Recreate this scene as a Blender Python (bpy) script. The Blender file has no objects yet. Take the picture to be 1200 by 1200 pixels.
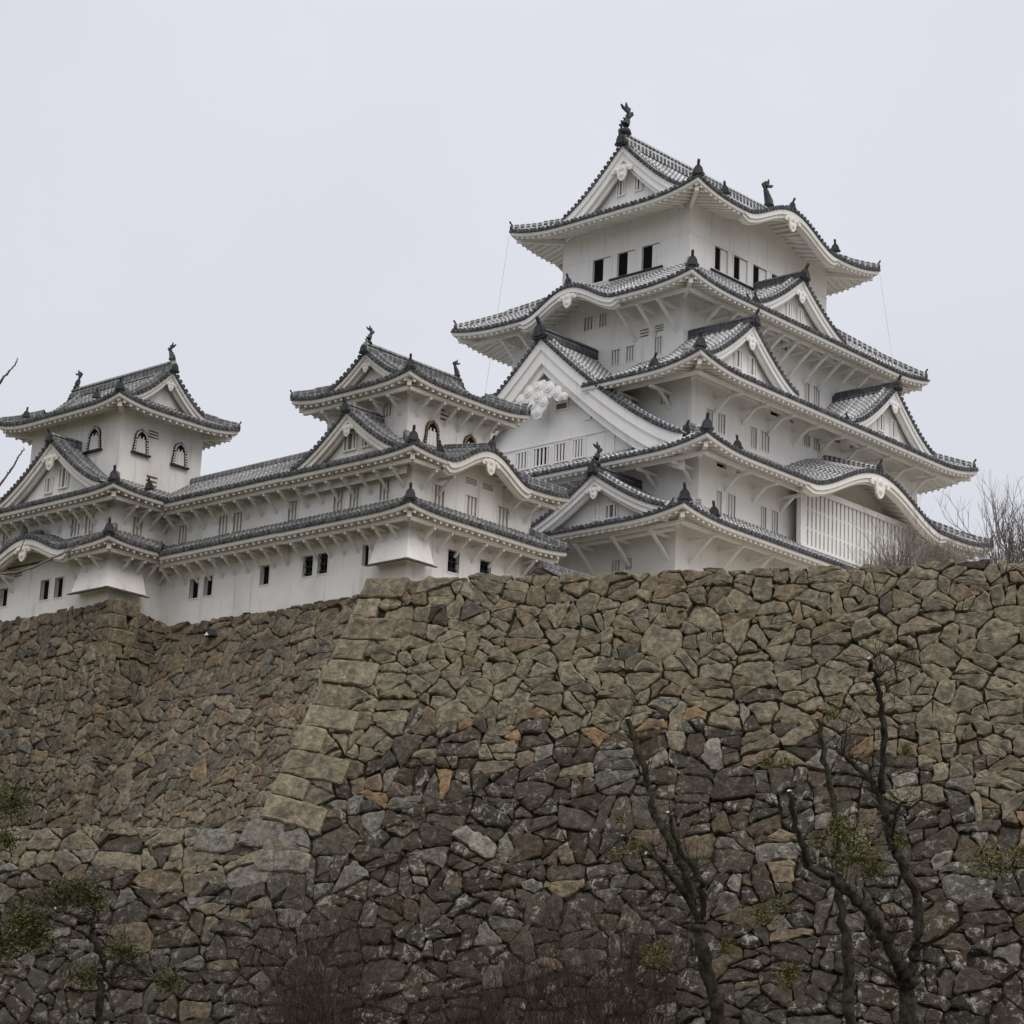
import bpy, math, random
import numpy as np
from mathutils import Vector, Matrix

R = random.Random(7)
NP = np.random.default_rng(11)
rad = math.radians
S = bpy.context.scene
COL = S.collection

# ------------------------------------------------------------------ camera
PITCH, ROLL, YAW, FOC = rad(15.21834823), rad(2.65638245), rad(42.85239285), 2837.148
fwd = Vector((math.cos(PITCH)*math.cos(YAW), math.cos(PITCH)*math.sin(YAW), math.sin(PITCH)))
rgt = Vector((math.sin(YAW), -math.cos(YAW), 0.0))
upv = rgt.cross(fwd)
r2 = rgt*math.cos(ROLL) + upv*math.sin(ROLL)
u2 = upv*math.cos(ROLL) - rgt*math.sin(ROLL)
cam = bpy.data.cameras.new('camera')
cam_o = bpy.data.objects.new('camera', cam)
COL.objects.link(cam_o)
cam.sensor_width = 36.0
cam.lens = FOC/1200*36.0
cam.clip_start = 0.5
cam.clip_end = 6000
M = Matrix(((r2.x, u2.x, -fwd.x, 0), (r2.y, u2.y, -fwd.y, 0), (r2.z, u2.z, -fwd.z, 1.6), (0, 0, 0, 1)))
cam_o.matrix_world = M
S.camera = cam_o

# ------------------------------------------------------------------ world, sun, exposure
SUN_EL, SUN_AZ = rad(52), rad(248)      # azimuth measured from +X counter-clockwise (light comes from there)
w = bpy.data.worlds.new('World')
S.world = w
w.use_nodes = True
nt = w.node_tree
nt.nodes.clear()
N = nt.nodes.new
out = N('ShaderNodeOutputWorld')
bg = N('ShaderNodeBackground')
sky = N('ShaderNodeTexSky')
sky.sky_type = 'NISHITA'
sky.sun_disc = False
sky.sun_elevation = SUN_EL
sky.sun_rotation = math.pi/2 - SUN_AZ
sky.dust_density = 4.0
sky.ozone_density = 2.0
tc = N('ShaderNodeTexCoord')
sep = N('ShaderNodeSeparateXYZ')
nz = N('ShaderNodeTexNoise')
nz.inputs['Scale'].default_value = 3.0
nz.inputs['Detail'].default_value = 5
nz.inputs['Roughness'].default_value = 0.55
ramp = N('ShaderNodeValToRGB')          # overcast deck: brighter towards the zenith
ramp.color_ramp.elements[0].position = 0.0
ramp.color_ramp.elements[0].color = (6.6, 6.74, 7.25, 1)
ramp.color_ramp.elements[1].position = 1.0
ramp.color_ramp.elements[1].color = (13.4, 13.2, 13.0, 1)
e = ramp.color_ramp.elements.new(0.45)
e.color = (7.2, 7.36, 7.95, 1)
mulc = N('ShaderNodeMix'); mulc.data_type = 'RGBA'; mulc.blend_type = 'MULTIPLY'
mulc.inputs[0].default_value = 1.0
nr = N('ShaderNodeMapRange')
nr.inputs['From Min'].default_value = 0.3
nr.inputs['From Max'].default_value = 0.7
nr.inputs['To Min'].default_value = 0.945
nr.inputs['To Max'].default_value = 1.05
mx = N('ShaderNodeMix'); mx.data_type = 'RGBA'
mx.inputs[0].default_value = 0.94
L = nt.links.new
L(tc.outputs['Generated'], sep.inputs[0])
L(tc.outputs['Generated'], nz.inputs['Vector'])
L(sep.outputs['Z'], ramp.inputs[0])
L(nz.outputs['Fac'], nr.inputs['Value'])
L(ramp.outputs[0], mulc.inputs[6])
L(nr.outputs['Result'], mulc.inputs[7])
L(sky.outputs[0], mx.inputs[6])
L(mulc.outputs[2], mx.inputs[7])
L(mx.outputs[2], bg.inputs['Color'])
bg.inputs['Strength'].default_value = 0.104
L(bg.outputs[0], out.inputs[0])

sun = bpy.data.lights.new('sun', 'SUN')
sun.energy = 1.45
sun.angle = rad(45)
sun.color = (1.0, 0.94, 0.87)
sun_o = bpy.data.objects.new('sun', sun)
COL.objects.link(sun_o)
sd = Vector((math.cos(SUN_EL)*math.cos(SUN_AZ), math.cos(SUN_EL)*math.sin(SUN_AZ), math.sin(SUN_EL)))
sun_o.rotation_euler = sd.to_track_quat('Z', 'Y').to_euler()
S.view_settings.view_transform = 'Standard'
S.view_settings.look = 'None'
S.view_settings.gamma = 1.0
S.view_settings.exposure = 0.05

# ------------------------------------------------------------------ materials
def newmat(name, rough=0.85, spec=0.25):
    m = bpy.data.materials.new(name)
    m.use_nodes = True
    b = m.node_tree.nodes['Principled BSDF']
    b.inputs['Roughness'].default_value = rough
    b.inputs['Specular IOR Level'].default_value = spec
    return m, m.node_tree, b

class G:
    """small node helper"""
    def __init__(s, nt): s.nt = nt
    def n(s, t, **kw):
        x = s.nt.nodes.new(t)
        for k, v in kw.items(): setattr(x, k, v)
        return x
    def l(s, a, b): s.nt.links.new(a, b)
    def math(s, op, a, b=None, clamp=False):
        x = s.n('ShaderNodeMath', operation=op); x.use_clamp = clamp
        for i, v in enumerate((a, b)):
            if v is None: continue
            if isinstance(v, (int, float)): x.inputs[i].default_value = v
            else: s.l(v, x.inputs[i])
        return x.outputs[0]
    def noise(s, scale, detail=4, rough=0.6, vec=None, dist=0.0):
        x = s.n('ShaderNodeTexNoise')
        x.inputs['Scale'].default_value = scale
        x.inputs['Detail'].default_value = detail
        x.inputs['Roughness'].default_value = rough
        x.inputs['Distortion'].default_value = dist
        if vec is not None: s.l(vec, x.inputs['Vector'])
        return x.outputs['Fac']
    def rng(s, v, a, b, c=0.0, d=1.0):
        x = s.n('ShaderNodeMapRange'); x.interpolation_type = 'SMOOTHSTEP'
        for i, q in zip(('From Min', 'From Max', 'To Min', 'To Max'), (a, b, c, d)): x.inputs[i].default_value = q
        s.l(v, x.inputs['Value']); return x.outputs['Result']
    def mix(s, f, a, b, mode='MIX'):
        x = s.n('ShaderNodeMix', data_type='RGBA', blend_type=mode)
        for i, v in ((0, f), (6, a), (7, b)):
            if isinstance(v, (int, float)): x.inputs[i].default_value = v
            elif isinstance(v, tuple): x.inputs[i].default_value = (*v, 1)
            else: s.l(v, x.inputs[i])
        return x.outputs[2]
    def bump(s, h, strength, dist, b):
        x = s.n('ShaderNodeBump')
        x.inputs['Strength'].default_value = strength
        x.inputs['Distance'].default_value = dist
        s.l(h, x.inputs['Height']); s.l(x.outputs[0], b.inputs['Normal'])
    def pos(s):
        return s.n('ShaderNodeNewGeometry').outputs['Position']
    def scaled(s, vec, sx, sy, sz):
        x = s.n('ShaderNodeMapping'); x.inputs['Scale'].default_value = (sx, sy, sz)
        s.l(vec, x.inputs['Vector']); return x.outputs[0]

def plaster(name, col, stain, amount):
    m, t, b = newmat(name, 0.9, 0.15); g = G(t)
    p = g.pos()
    big = g.noise(0.35, 5, 0.6, p)
    drip = g.noise(1.0, 4, 0.65, g.scaled(p, 2.2, 2.2, 0.22))
    c = g.mix(g.rng(big, .35, .75, 0, amount), col, stain)
    c = g.mix(g.rng(drip, .52, .8, 0, amount*1.3), c, tuple(x*.8 for x in stain))
    fine = g.noise(9, 3, .6, p)
    c = g.mix(g.rng(fine, .3, .8, 0, .18), c, tuple(x*.86 for x in col))
    g.l(c, b.inputs['Base Color'])
    g.bump(g.noise(3.0, 5, .6, p), .25, .03, b)
    return m

def tilemat(name, dark, light, mortar, mband, wear):
    """UV.x across the roll (0..1), UV.y metres along it; mortar at the joints and along the flanks"""
    m, t, b = newmat(name, 0.65, 0.35); g = G(t)
    uv = g.n('ShaderNodeUVMap').outputs[0]
    sp = g.n('ShaderNodeSeparateXYZ'); g.l(uv, sp.inputs[0])
    p = g.pos()
    f = g.math('FRACT', g.math('MULTIPLY', sp.outputs[1], 1/0.34))
    jn = g.math('LESS_THAN', f, mband)
    fl = g.math('GREATER_THAN', g.math('ABSOLUTE', g.math('SUBTRACT', sp.outputs[0], .5)), .36)
    mo = g.math('MAXIMUM', jn, fl)
    tone = g.noise(2.2, 4, .65, p)
    base = g.mix(g.rng(tone, .3, .75), dark, light)
    wr = g.rng(g.noise(0.8, 5, .7, p), .36, .66, 1.0 - wear, 1.0)
    c = g.mix(g.math('MULTIPLY', mo, wr), base, mortar)
    isl = g.n('ShaderNodeNewGeometry').outputs['Random Per Island']
    c = g.mix(1.0, c, g.mix(isl, (.72, .72, .73), (1.2, 1.19, 1.17)), 'MULTIPLY')
    dirt = g.noise(5, 4, .7, p)
    c = g.mix(g.rng(dirt, .5, .8, 0, .35), c, tuple(x*.6 for x in dark))
    g.l(c, b.inputs['Base Color'])
    return m

def flat(name, col, var=.3, scale=3.0, rough=.7, spec=.25, bump=.15):
    m, t, b = newmat(name, rough, spec); g = G(t)
    p = g.pos()
    c = g.mix(g.rng(g.noise(scale, 5, .65, p), .3, .75), tuple(x*(1-var) for x in col), tuple(min(1, x*(1+var)) for x in col))
    g.l(c, b.inputs['Base Color'])
    g.bump(g.noise(scale*4, 4, .6, p), bump, .02, b)
    return m

def ridgemat(name, dark, mortar, period, duty, wear):
    m, t, b = newmat(name, .65, .3); g = G(t)
    uv = g.n('ShaderNodeUVMap').outputs[0]
    sp = g.n('ShaderNodeSeparateXYZ'); g.l(uv, sp.inputs[0])
    p = g.pos()
    a = g.math('LESS_THAN', g.math('FRACT', g.math('MULTIPLY', sp.outputs[1], 1/period)), duty)
    ln = g.math('LESS_THAN', g.math('FRACT', g.math('MULTIPLY', sp.outputs[0], 8.0)), .22)
    mo = g.math('MAXIMUM', a, ln)
    wr = g.rng(g.noise(1.5, 5, .7, p), .3, .65, 1.0 - wear, 1.0)
    base = g.mix(g.rng(g.noise(3, 4, .6, p), .3, .75), dark, tuple(x*1.9 for x in dark))
    g.l(g.mix(g.math('MULTIPLY', mo, wr), base, mortar), b.inputs['Base Color'])
    return m

PL_KEEP = plaster('white_lime_plaster', (.86, .85, .84), (.70, .675, .645), .42)
PL_OLD = plaster('aged_lime_plaster', (.79, .77, .75), (.58, .545, .505), .75)
SOF_KEEP = plaster('eave_plaster', (.83, .815, .79), (.70, .66, .61), .45)
SOF_OLD = plaster('aged_eave_plaster', (.74, .71, .67), (.55, .505, .44), .6)
TILE_KEEP = tilemat('grey_tile_white_mortar', (.14, .145, .16), (.27, .275, .29), (.74, .74, .73), .38, .5)
TILE_OLD = tilemat('weathered_grey_tile', (.09, .095, .102), (.20, .205, .21), (.46, .45, .43), .28, .8)
END_KEEP = flat('dark_eave_tile', (.085, .09, .105), .6, 3)
END_OLD = flat('dark_old_eave_tile', (.09, .093, .1), .65, 3)
RIDGE_KEEP = ridgemat('ridge_tile_white_mortar', (.06, .064, .075), (.66, .66, .66), .36, .34, .5)
RIDGE_OLD = ridgemat('old_ridge_tile', (.07, .073, .08), (.34, .33, .32), .36, .22, .95)
RIDGE_DARK = ridgemat('dark_ridge_tile', (.045, .048, .057), (.2, .2, .2), .3, .12, .9)
BRONZE = flat('dark_ornament_tile', (.03, .032, .038), .5, 5, .55, .4)
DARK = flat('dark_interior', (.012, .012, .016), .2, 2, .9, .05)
GREYP = flat('shutter_plaster_in_recess', (.17, .165, .16), .1, 2, .9, .1)
IRON = flat('black_iron_grille', (.02, .02, .022), .3, 6, .6, .3)
LACQ = flat('black_lacquer', (.025, .02, .018), .4, 5, .45, .4)
GOLD = flat('worn_gold_fitting', (.32, .19, .07), .5, 9, .5, .4)
BOARD = flat('weathered_board', (.10, .09, .08), .35, 5, .8, .2)
CABLE = flat('steel_cable', (.22, .22, .23), .2, 5, .5, .3)

# ------------------------------------------------------------------ mesh builder
class MB:
    def __init__(s): s.v, s.f, s.m, s.uv, s.sm = [], [], [], [], []
    def add(s, vs, fs, mat=0, uvs=None, smooth=False):
        b = len(s.v); s.v.extend([tuple(x) for x in vs])
        for f in fs:
            s.f.append(tuple(b+i for i in f)); s.m.append(mat); s.sm.append(smooth)
            s.uv.append(None if uvs is None else [uvs[i] for i in f])
    def quad(s, a, b, c, d, mat=0): s.add([a, b, c, d], [(0, 1, 2, 3)], mat)
    def grid(s, rows, mat=0, uvrows=None, smooth=True):
        nr, nc = len(rows), len(rows[0])
        vs = [p for r in rows for p in r]
        uv = None if uvrows is None else [p for r in uvrows for p in r]
        s.add(vs, [(i*nc+j, i*nc+j+1, (i+1)*nc+j+1, (i+1)*nc+j) for i in range(nr-1) for j in range(nc-1)], mat, uv, smooth)
    def prism(s, poly, ext, mat=0):
        """closed polygon (list of Vector) extruded by vector ext"""
        n = len(poly)
        vs = [Vector(p) for p in poly] + [Vector(p)+ext for p in poly]
        fs = [tuple(range(n))[::-1], tuple(range(n, 2*n))] + [(i, (i+1) % n, n+(i+1) % n, n+i) for i in range(n)]
        s.add(vs, fs, mat)
    def box8(s, p, mat=0):
        s.add(p, [(0, 3, 2, 1), (4, 5, 6, 7), (0, 1, 5, 4), (1, 2, 6, 5), (2, 3, 7, 6), (3, 0, 4, 7)], mat)
    def sweep(s, pts, X, Nn, sec, mat=0, closed=False, caps=True, v0=0.0, smooth=False):
        """sweep a 2d section (x along X, y along N) through pts"""
        pts = [Vector(p) for p in pts]
        n, k = len(pts), len(sec)
        vs, uv, acc = [], [], v0
        for i, p in enumerate(pts):
            if i: acc += (p-pts[i-1]).length
            x = X[i] if isinstance(X, list) else X
            q = Nn[i] if isinstance(Nn, list) else Nn
            for j, (a, b) in enumerate(sec):
                vs.append(p + x*a + q*b); uv.append((j/max(1, k-1), acc))
        fs = []
        kk = k if closed else k-1
        for i in range(n-1):
            for j in range(kk):
                fs.append((i*k+j, i*k+(j+1) % k, (i+1)*k+(j+1) % k, (i+1)*k+j))
        s.add(vs, fs, mat, uv, smooth)
        if caps and k > 2:
            s.add(vs[:k], [tuple(range(k))], mat, uv[:k]); s.add(vs[-k:], [tuple(range(k))[::-1]], mat, uv[-k:])
    def tube(s, pts, rads, k=6, mat=0, smooth=True):
        pts = [Vector(p) for p in pts]; vs = []
        n = len(pts)
        for i, p in enumerate(pts):
            d = (pts[min(i+1, n-1)]-pts[max(i-1, 0)])
            d = d.normalized() if d.length > 1e-9 else Vector((0, 0, 1))
            a = d.orthogonal() if abs(d.z) > .95 else d.cross(Vector((0, 0, 1)))
            a.normalize(); b = d.cross(a)
            for j in range(k):
                t = 2*math.pi*j/k
                vs.append(p + (a*math.cos(t)+b*math.sin(t))*rads[i])
        fs = [(i*k+j, i*k+(j+1) % k, (i+1)*k+(j+1) % k, (i+1)*k+j) for i in range(n-1) for j in range(k)]
        fs += [tuple(range(k))[::-1], tuple(range((n-1)*k, n*k))]
        s.add(vs, fs, mat, None, smooth)
    def disc(s, c, X, Y, Nn, r, th, mat=0, k=9):
        """a short cylinder cap facing Nn"""
        f = [c + (X*math.cos(2*math.pi*j/k)+Y*math.sin(2*math.pi*j/k))*r for j in range(k)]
        bk = [p - Nn*th for p in f]
        s.add(f+bk, [tuple(range(k))]+[(j, k+j, k+(j+1) % k, (j+1) % k) for j in range(k)], mat)
    def build(s, name, mats, parent=None, origin=None):
        if not s.v: return None
        V = np.array(s.v, dtype=np.float64)
        if origin is None:
            lo, hi = V.min(0), V.max(0)
            origin = Vector(((lo[0]+hi[0])/2, (lo[1]+hi[1])/2, lo[2]))
        me = bpy.data.meshes.new(name)
        me.from_pydata((V-np.array(origin)).tolist(), [], s.f)
        for m in (mats if isinstance(mats, (list, tuple)) else [mats]): me.materials.append(m)
        me.polygons.foreach_set('material_index', s.m)
        me.polygons.foreach_set('use_smooth', s.sm)
        if any(u is not None for u in s.uv):
            ul = me.uv_layers.new(name='UVMap'); arr = []
            for f, u in zip(s.f, s.uv):
                for i in range(len(f)): arr.extend(u[i] if u is not None else (.5, .5))
            ul.data.foreach_set('uv', arr)
        me.update()
        o = bpy.data.objects.new(name, me)
        link(o, parent, origin)
        return o

WO = {}
def link(o, parent, origin):
    COL.objects.link(o)
    WO[o.name] = Vector(origin)
    if parent is not None:
        o.parent = parent
        o.location = Vector(origin) - WO[parent.name]
    else:
        o.location = Vector(origin)

def thing(name, loc, label, cat, group=None):
    o = bpy.data.objects.new(name, None)
    o.empty_display_size = 1.0
    link(o, None, Vector(loc))
    o['label'] = label; o['category'] = cat
    if group: o['group'] = group
    return o
def tag(o, label, cat, group=None, kind=None):
    if label: o['label'] = label
    if cat: o['category'] = cat
    if group: o['group'] = group
    if kind: o['kind'] = kind
    return o

Z = Vector((0, 0, 1))
class Side:
    """local frame of one face of a rectangle: a runs left to right seen from outside, h outwards, z up"""
    def __init__(s, rect, side):
        x0, x1, y0, y1 = rect
        s.k = side
        if side == 'S': s.o, s.t, s.n, s.L = Vector((x0, y0, 0)), Vector((1, 0, 0)), Vector((0, -1, 0)), x1-x0
        if side == 'W': s.o, s.t, s.n, s.L = Vector((x0, y1, 0)), Vector((0, -1, 0)), Vector((-1, 0, 0)), y1-y0
        if side == 'N': s.o, s.t, s.n, s.L = Vector((x1, y1, 0)), Vector((-1, 0, 0)), Vector((0, 1, 0)), x1-x0
        if side == 'E': s.o, s.t, s.n, s.L = Vector((x1, y0, 0)), Vector((0, 1, 0)), Vector((1, 0, 0)), y1-y0
    def P(s, a, h, z): return s.o + s.t*a + s.n*h + Z*z
    def A(s, c): return (s.t.x + s.t.y)*(c - (s.o.x if abs(s.t.x) > .5 else s.o.y))

HALF = [(math.cos(math.pi*j/5), math.sin(math.pi*j/5)) for j in range(6)]

# ------------------------------------------------------------------ castle parts
def karaprof(u):
    u = abs(u)
    if u >= 1: return 0.0
    c = .5+.5*math.cos(math.pi*u)
    return c**.88

def oni(mb, c, f, s=1.0, knob=True, mat=0):
    """ridge-end tile: shield with shoulders and a knob, facing f"""
    f = f.normalized(); x = f.cross(Z).normalized()
    half = [(0, 0), (.30, 0), (.36, .10), (.26, .20), (.24, .34), (.19, .46), (.10, .56), (0, .60)]
    poly = [(a, b) for a, b in half] + [(-a, b) for a, b in half[-2:0:-1]]
    mb.prism([c + x*a*s + Z*b*s - f*.09*s for a, b in poly], f*.18*s, mat)
    mb.prism([c + x*a*s*.62 + Z*(b*.62+.08)*s + f*.09*s for a, b in poly], f*.07*s, mat)
    if knob:
        mb.tube([c+Z*.5*s-f*.05*s, c+Z*.62*s+f*.06*s, c+Z*.78*s+f*.16*s, c+Z*.86*s+f*.2*s], [.08*s, .075*s, .085*s, .06*s], 7, mat)

def fish(mb, c, f, H, mat=0):
    """fish-shaped ridge ornament, head down, tail up; f points outwards from the ridge"""
    s = H/1.8; x = f.cross(Z).normalized()
    P = lambda a, b: c + f*a*s + Z*b*s
    mb.tube([P(.0, -.05), P(.1, .25), P(.05, .55), P(-.12, .85), P(-.24, 1.1), P(-.2, 1.35), P(-.02, 1.55)],
            [.36*s, .33*s, .25*s, .185*s, .15*s, .11*s, .07*s], 8, mat)
    mb.tube([P(.18, .05), P(.34, .16), P(.42, .12)], [.2*s, .15*s, .07*s], 7, mat)
    def fin(pts): mb.prism([P(a, b) - x*.045*s for a, b in pts], x*.09*s, mat)
    fin([(-.28, 1.2), (-.1, 1.3), (.06, 1.6), (.02, 1.86), (-.12, 1.64), (-.34, 1.62)])
    fin([(-.1, 1.3), (.02, 1.32), (.32, 1.42), (.44, 1.62), (.22, 1.56), (.0, 1.5)])
    fin([(-.3, 1.0), (-.2, 1.3), (-.5, 1.5), (-.62, 1.34)])
    for b, q in ((.35, .42), (.6, .3), (.85, .1), (1.05, -.08)):
        fin([(q-.12, b-.1), (q+.12, b+.06), (q-.1, b+.12)])

def pendant(mb, c, t, n, s, wide=False, mat=0):
    """carved white pendant under a gable apex"""
    if wide:
        half = [(0, .75), (.32, .8), (.42, .62), (.75, .66), (.95, .5), (1.0, .28), (1.3, .3), (1.5, .1), (1.48, -.1), (1.75, -.12),
                (1.95, -.35), (1.85, -.55), (1.55, -.5), (1.3, -.55), (1.1, -.38), (1.05, -.2), (.75, -.3), (.6, -.15), (.66, -.5), (.5, -.8), (.3, -1.0), (.2, -1.2), (0, -1.25)]
        rel = [(0, .5, .26), (.68, .3, .26), (1.2, -.05, .24), (1.62, -.33, .18), (0, -.05, .3), (.36, -.4, .24), (0, -.85, .24)]
    else:
        half = [(0, .55), (.2, .6), (.4, .46), (.62, .5), (.85, .3), (1.0, .26), (.9, .05), (.66, .02), (.5, .1), (.42, -.12), (.34, -.4), (.16, -.6), (0, -.68)]
        rel = [(0, .28, .2), (.55, .26, .15), (0, -.2, .2)]
    poly = [(a, b) for a, b in half] + [(-a, b) for a, b in half[-2:0:-1]]
    mb.prism([c + t*a*s + Z*b*s for a, b in poly], n*.14*s, mat)
    for a, b, r in rel:
        for sg in ((1, -1) if a else (1,)):
            q = c + t*a*s*sg + Z*b*s + n*.14*s
            k = 12
            ring = [(math.cos(2*math.pi*j/k), math.sin(2*math.pi*j/k)) for j in range(k)]
            mb.prism([q + (t*x+Z*y)*r*s for x, y in ring], n*.05*s, mat)
            mb.prism([q + n*.05*s + (t*x+Z*y)*r*.5*s for x, y in ring], n*.05*s, mat)

class Tier:
    """one band of eaves: tiled skirt roof, plastered eave, rafters, hips, brackets"""
    def __init__(s, root, rect, o, ze, zi, sides, tile, endm, sof, ridge, lift=.5, D=4.5, roll=.33, brk=True, onis=True, oni_s=1.0, bl=1.0):
        s.bl = bl
        s.root, s.rect, s.oh, s.ze, s.zi, s.sides, s.lift, s.D = root, rect, o, ze, zi, sides, lift, D
        s.sl = .27
        roof = MB(); eave = MB()
        for k, q in sides.items():
            s.side(roof, eave, Side(rect, k[0]), q, roll, brk)
        s.roof = roof.build('tile_roof', [tile, endm], root)
        s.eave = eave.build('eave', [sof], s.roof)
        om = []
        for k, q in sides.items():
            if q['hi'][0] == 'H':
                rm = MB(); s.hip(rm, om, Side(rect, k[0]), q, oni_s); rm.build('hip_ridge', [ridge], s.roof)
        if onis:
            for (c, f, sc) in om:
                b = MB(); oni(b, c, f, sc); b.build('ridge_end_tile', [BRONZE], s.roof)
        if brk: s.brackets(sof)
        for k, q in sides.items():
            for (c, kw, kh, *_) in q.get('kara', ()):
                s.karafront(Side(rect, k[0]), q, Side(rect, k[0]).A(c), kw, kh, sof, ridge)
    def al(s, q, t):
        m = q['lo']
        if m[0] == 'H': return -s.oh + t*(s.oh+m[1])
        if m[0] == 'V': return m[1] + s.oh - t*(s.oh+q['ring'])
        return m[1]
    def ar(s, q, t, L):
        m = q['hi']
        if m[0] == 'H': return L + s.oh - t*(s.oh+m[1])
        if m[0] == 'V': return m[1] - s.oh + t*(s.oh+q['ring'])
        return m[1]
    def zm(s, t): return s.ze + (s.zi-s.ze)*(.82*t+.18*t*t)
    def lf(s, q, a, t, L):
        v = 0.0
        if q['lo'][0] == 'H': v += max(0, 1-(a-s.al(q, t))/s.D)**2.4
        if q['hi'][0] == 'H': v += max(0, 1-(s.ar(q, t, L)-a)/s.D)**2.4
        return v*s.lift*max(0.0, 1-t)**1.2
    def ka(s, sd, q, a):
        return max([K[2]*karaprof((a-sd.A(K[0]))/K[1]) for K in q.get('kara', ())] or [0.0])
    def ks(s, q): return max([(K[3] if len(K) > 3 else .05) for K in q.get('kara', ())] or [0.0])
    def ez(s, sd, q, a): return s.ze + s.lf(q, a, 0, sd.L) + s.ka(sd, q, a)
    def z(s, sd, q, a, t):
        k = s.ka(sd, q, a)
        m = s.zm(t) + s.lf(q, a, t, sd.L)
        if k > .01: m = max(m, s.ze + k + s.lf(q, a, 0, sd.L)*(1-t) + s.ks(q)*t*(s.oh+q['ring']))
        return m
    def arcpos(s, sd, q, step, a0, a1, off=.5):
        n = max(40, int((a1-a0)/.06)); res = []; acc = step*off; pa = a0; pz = s.ez(sd, q, a0)
        for i in range(1, n+1):
            a = a0+(a1-a0)*i/n; z = s.ez(sd, q, a)
            acc += math.hypot(a-pa, z-pz)
            if acc >= step: res.append(a); acc -= step
            pa, pz = a, z
        return res
    def side(s, roof, eave, sd, q, roll, brk):
        o, L, ring = s.oh, sd.L, q['ring']; kar = bool(q.get('kara'))
        n = max(8, int(L/(.2 if kar else .5))); m = 9
        H = lambda t: o - t*(o+ring)
        rows, uvr = [], []
        for j in range(m+1):
            t = j/m; a0, a1 = s.al(q, t), s.ar(q, t, L)
            rr, uu = [], []
            for i in range(n+1):
                a = a0+(a1-a0)*i/n
                rr.append(sd.P(a, H(t), s.z(sd, q, a, t)+.12)); uu.append((.5, t*(o+ring)*1.15))
            rows.append(rr); uvr.append(uu)
        roof.grid(rows, 0, uvr)
        # dark lip under the tile ends
        e0, e1 = s.al(q, 0), s.ar(q, 0, L)
        lip = [[sd.P(e0+(e1-e0)*i/n, o+dh, s.ez(sd, q, e0+(e1-e0)*i/n)+dz) for i in range(n+1)] for dh, dz in ((0, .13), (.03, .12), (.03, .01), (-.14, .01))]
        roof.grid(lip, 1, None, False)
        # tile rolls
        w0 = min(e0, s.al(q, 1)) if q['lo'][0] == 'V' else e0
        w1 = max(e1, s.ar(q, 1, L)) if q['hi'][0] == 'V' else e1
        for a in s.arcpos(sd, q, roll, w0+.05, w1-.05):
            tmin, tmax = 0.0, 1.0
            if q['lo'][0] == 'H': tmax = min(tmax, (a+o)/(o+q['lo'][1]))
            if q['hi'][0] == 'H': tmax = min(tmax, (L+o-a)/(o+q['hi'][1]))
            if q['lo'][0] == 'V' and a < o+q['lo'][1]: tmin = max(tmin, (o+q['lo'][1]-a)/(o+ring))
            if q['hi'][0] == 'V' and a > q['hi'][1]-o: tmin = max(tmin, (a-q['hi'][1]+o)/(o+ring))
            if tmax-tmin < .05: continue
            dz = (s.ez(sd, q, a+.03)-s.ez(sd, q, a-.03))/.06
            X = (sd.t+Z*dz).normalized(); Nn = (Z-sd.t*dz).normalized()
            ns = max(2, int((o+ring)*(tmax-tmin)/.45)+1)
            pts = []
            for j in range(ns+1):
                t = tmin+(tmax-tmin)*j/ns
                h = H(t) + (.05 if j == 0 and tmin == 0 else 0)
                pts.append(sd.P(a, h, s.z(sd, q, a, t)+.115))
            if kar and abs(dz) > .05: pts = [p + Nn*.0 for p in pts]
            rr = .098+R.uniform(-.006, .006)
            roof.sweep(pts, X, Nn, [(x*rr, y*rr*1.15) for x, y in HALF], 0, caps=False, v0=R.random()*.1)
            if tmin == 0:
                roof.disc(sd.P(a, o+.07, s.ez(sd, q, a)+.15)+Nn*.0, X, Nn, sd.n, .122, .12, 1)
        # soffit, fascia
        sz = lambda a, h: min(s.ez(sd, q, min(max(a, e0), e1)) - .22 + s.sl*(o-h), s.z(sd, q, min(max(a, e0), e1), (o-h)/(o+ring)) - .06)
        lo = {'H': lambda h: -h, 'V': lambda h: q['lo'][1]+h, 'F': lambda h: q['lo'][1]}[q['lo'][0]]
        hi = {'H': lambda h: L+h, 'V': lambda h: q['hi'][1]-h, 'F': lambda h: q['hi'][1]}[q['hi'][0]]
        rows = []
        for h in (o-.1, o*.66, o*.33, 0.0):
            rows.append([sd.P(lo(h)+(hi(h)-lo(h))*i/n, h, sz(lo(h)+(hi(h)-lo(h))*i/n, h)) for i in range(n+1)])
        eave.grid(rows, 0)
        rows = []
        for h, dz in ((o-.1, .02), (o-.035, .02), (o-.06, -.15), (o-.09, -.19), (o-.2, -.19)):
            rows.append([sd.P(lo(h)+(hi(h)-lo(h))*i/n, h, s.ez(sd, q, lo(h)+(hi(h)-lo(h))*i/n)+dz) for i in range(n+1)])
        eave.grid(rows, 0, None, False)
        # rafters
        b0, b1 = lo(o-.3), hi(o-.3)
        for a in s.arcpos(sd, q, .45, b0, b1):
            he = 0.0
            if q['lo'][0] == 'H': he = max(he, -a)
            if q['hi'][0] == 'H': he = max(he, a-L)
            h1 = o-.15
            if h1-he < .12: continue
            dz = (s.ez(sd, q, a+.03)-s.ez(sd, q, a-.03))/.06
            X = (sd.t+Z*dz).normalized(); Nn = (Z-sd.t*dz).normalized()
            wd, hh = .078, .145
            sec = [(-wd, .02), (-wd, -hh*.7), (-wd*.6, -hh), (wd*.6, -hh), (wd, -hh*.7), (wd, .02)]
            eave.sweep([sd.P(a, h1, sz(a, h1)), sd.P(a, he, sz(a, he))], X, Nn, sec, 0, closed=True)
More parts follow.
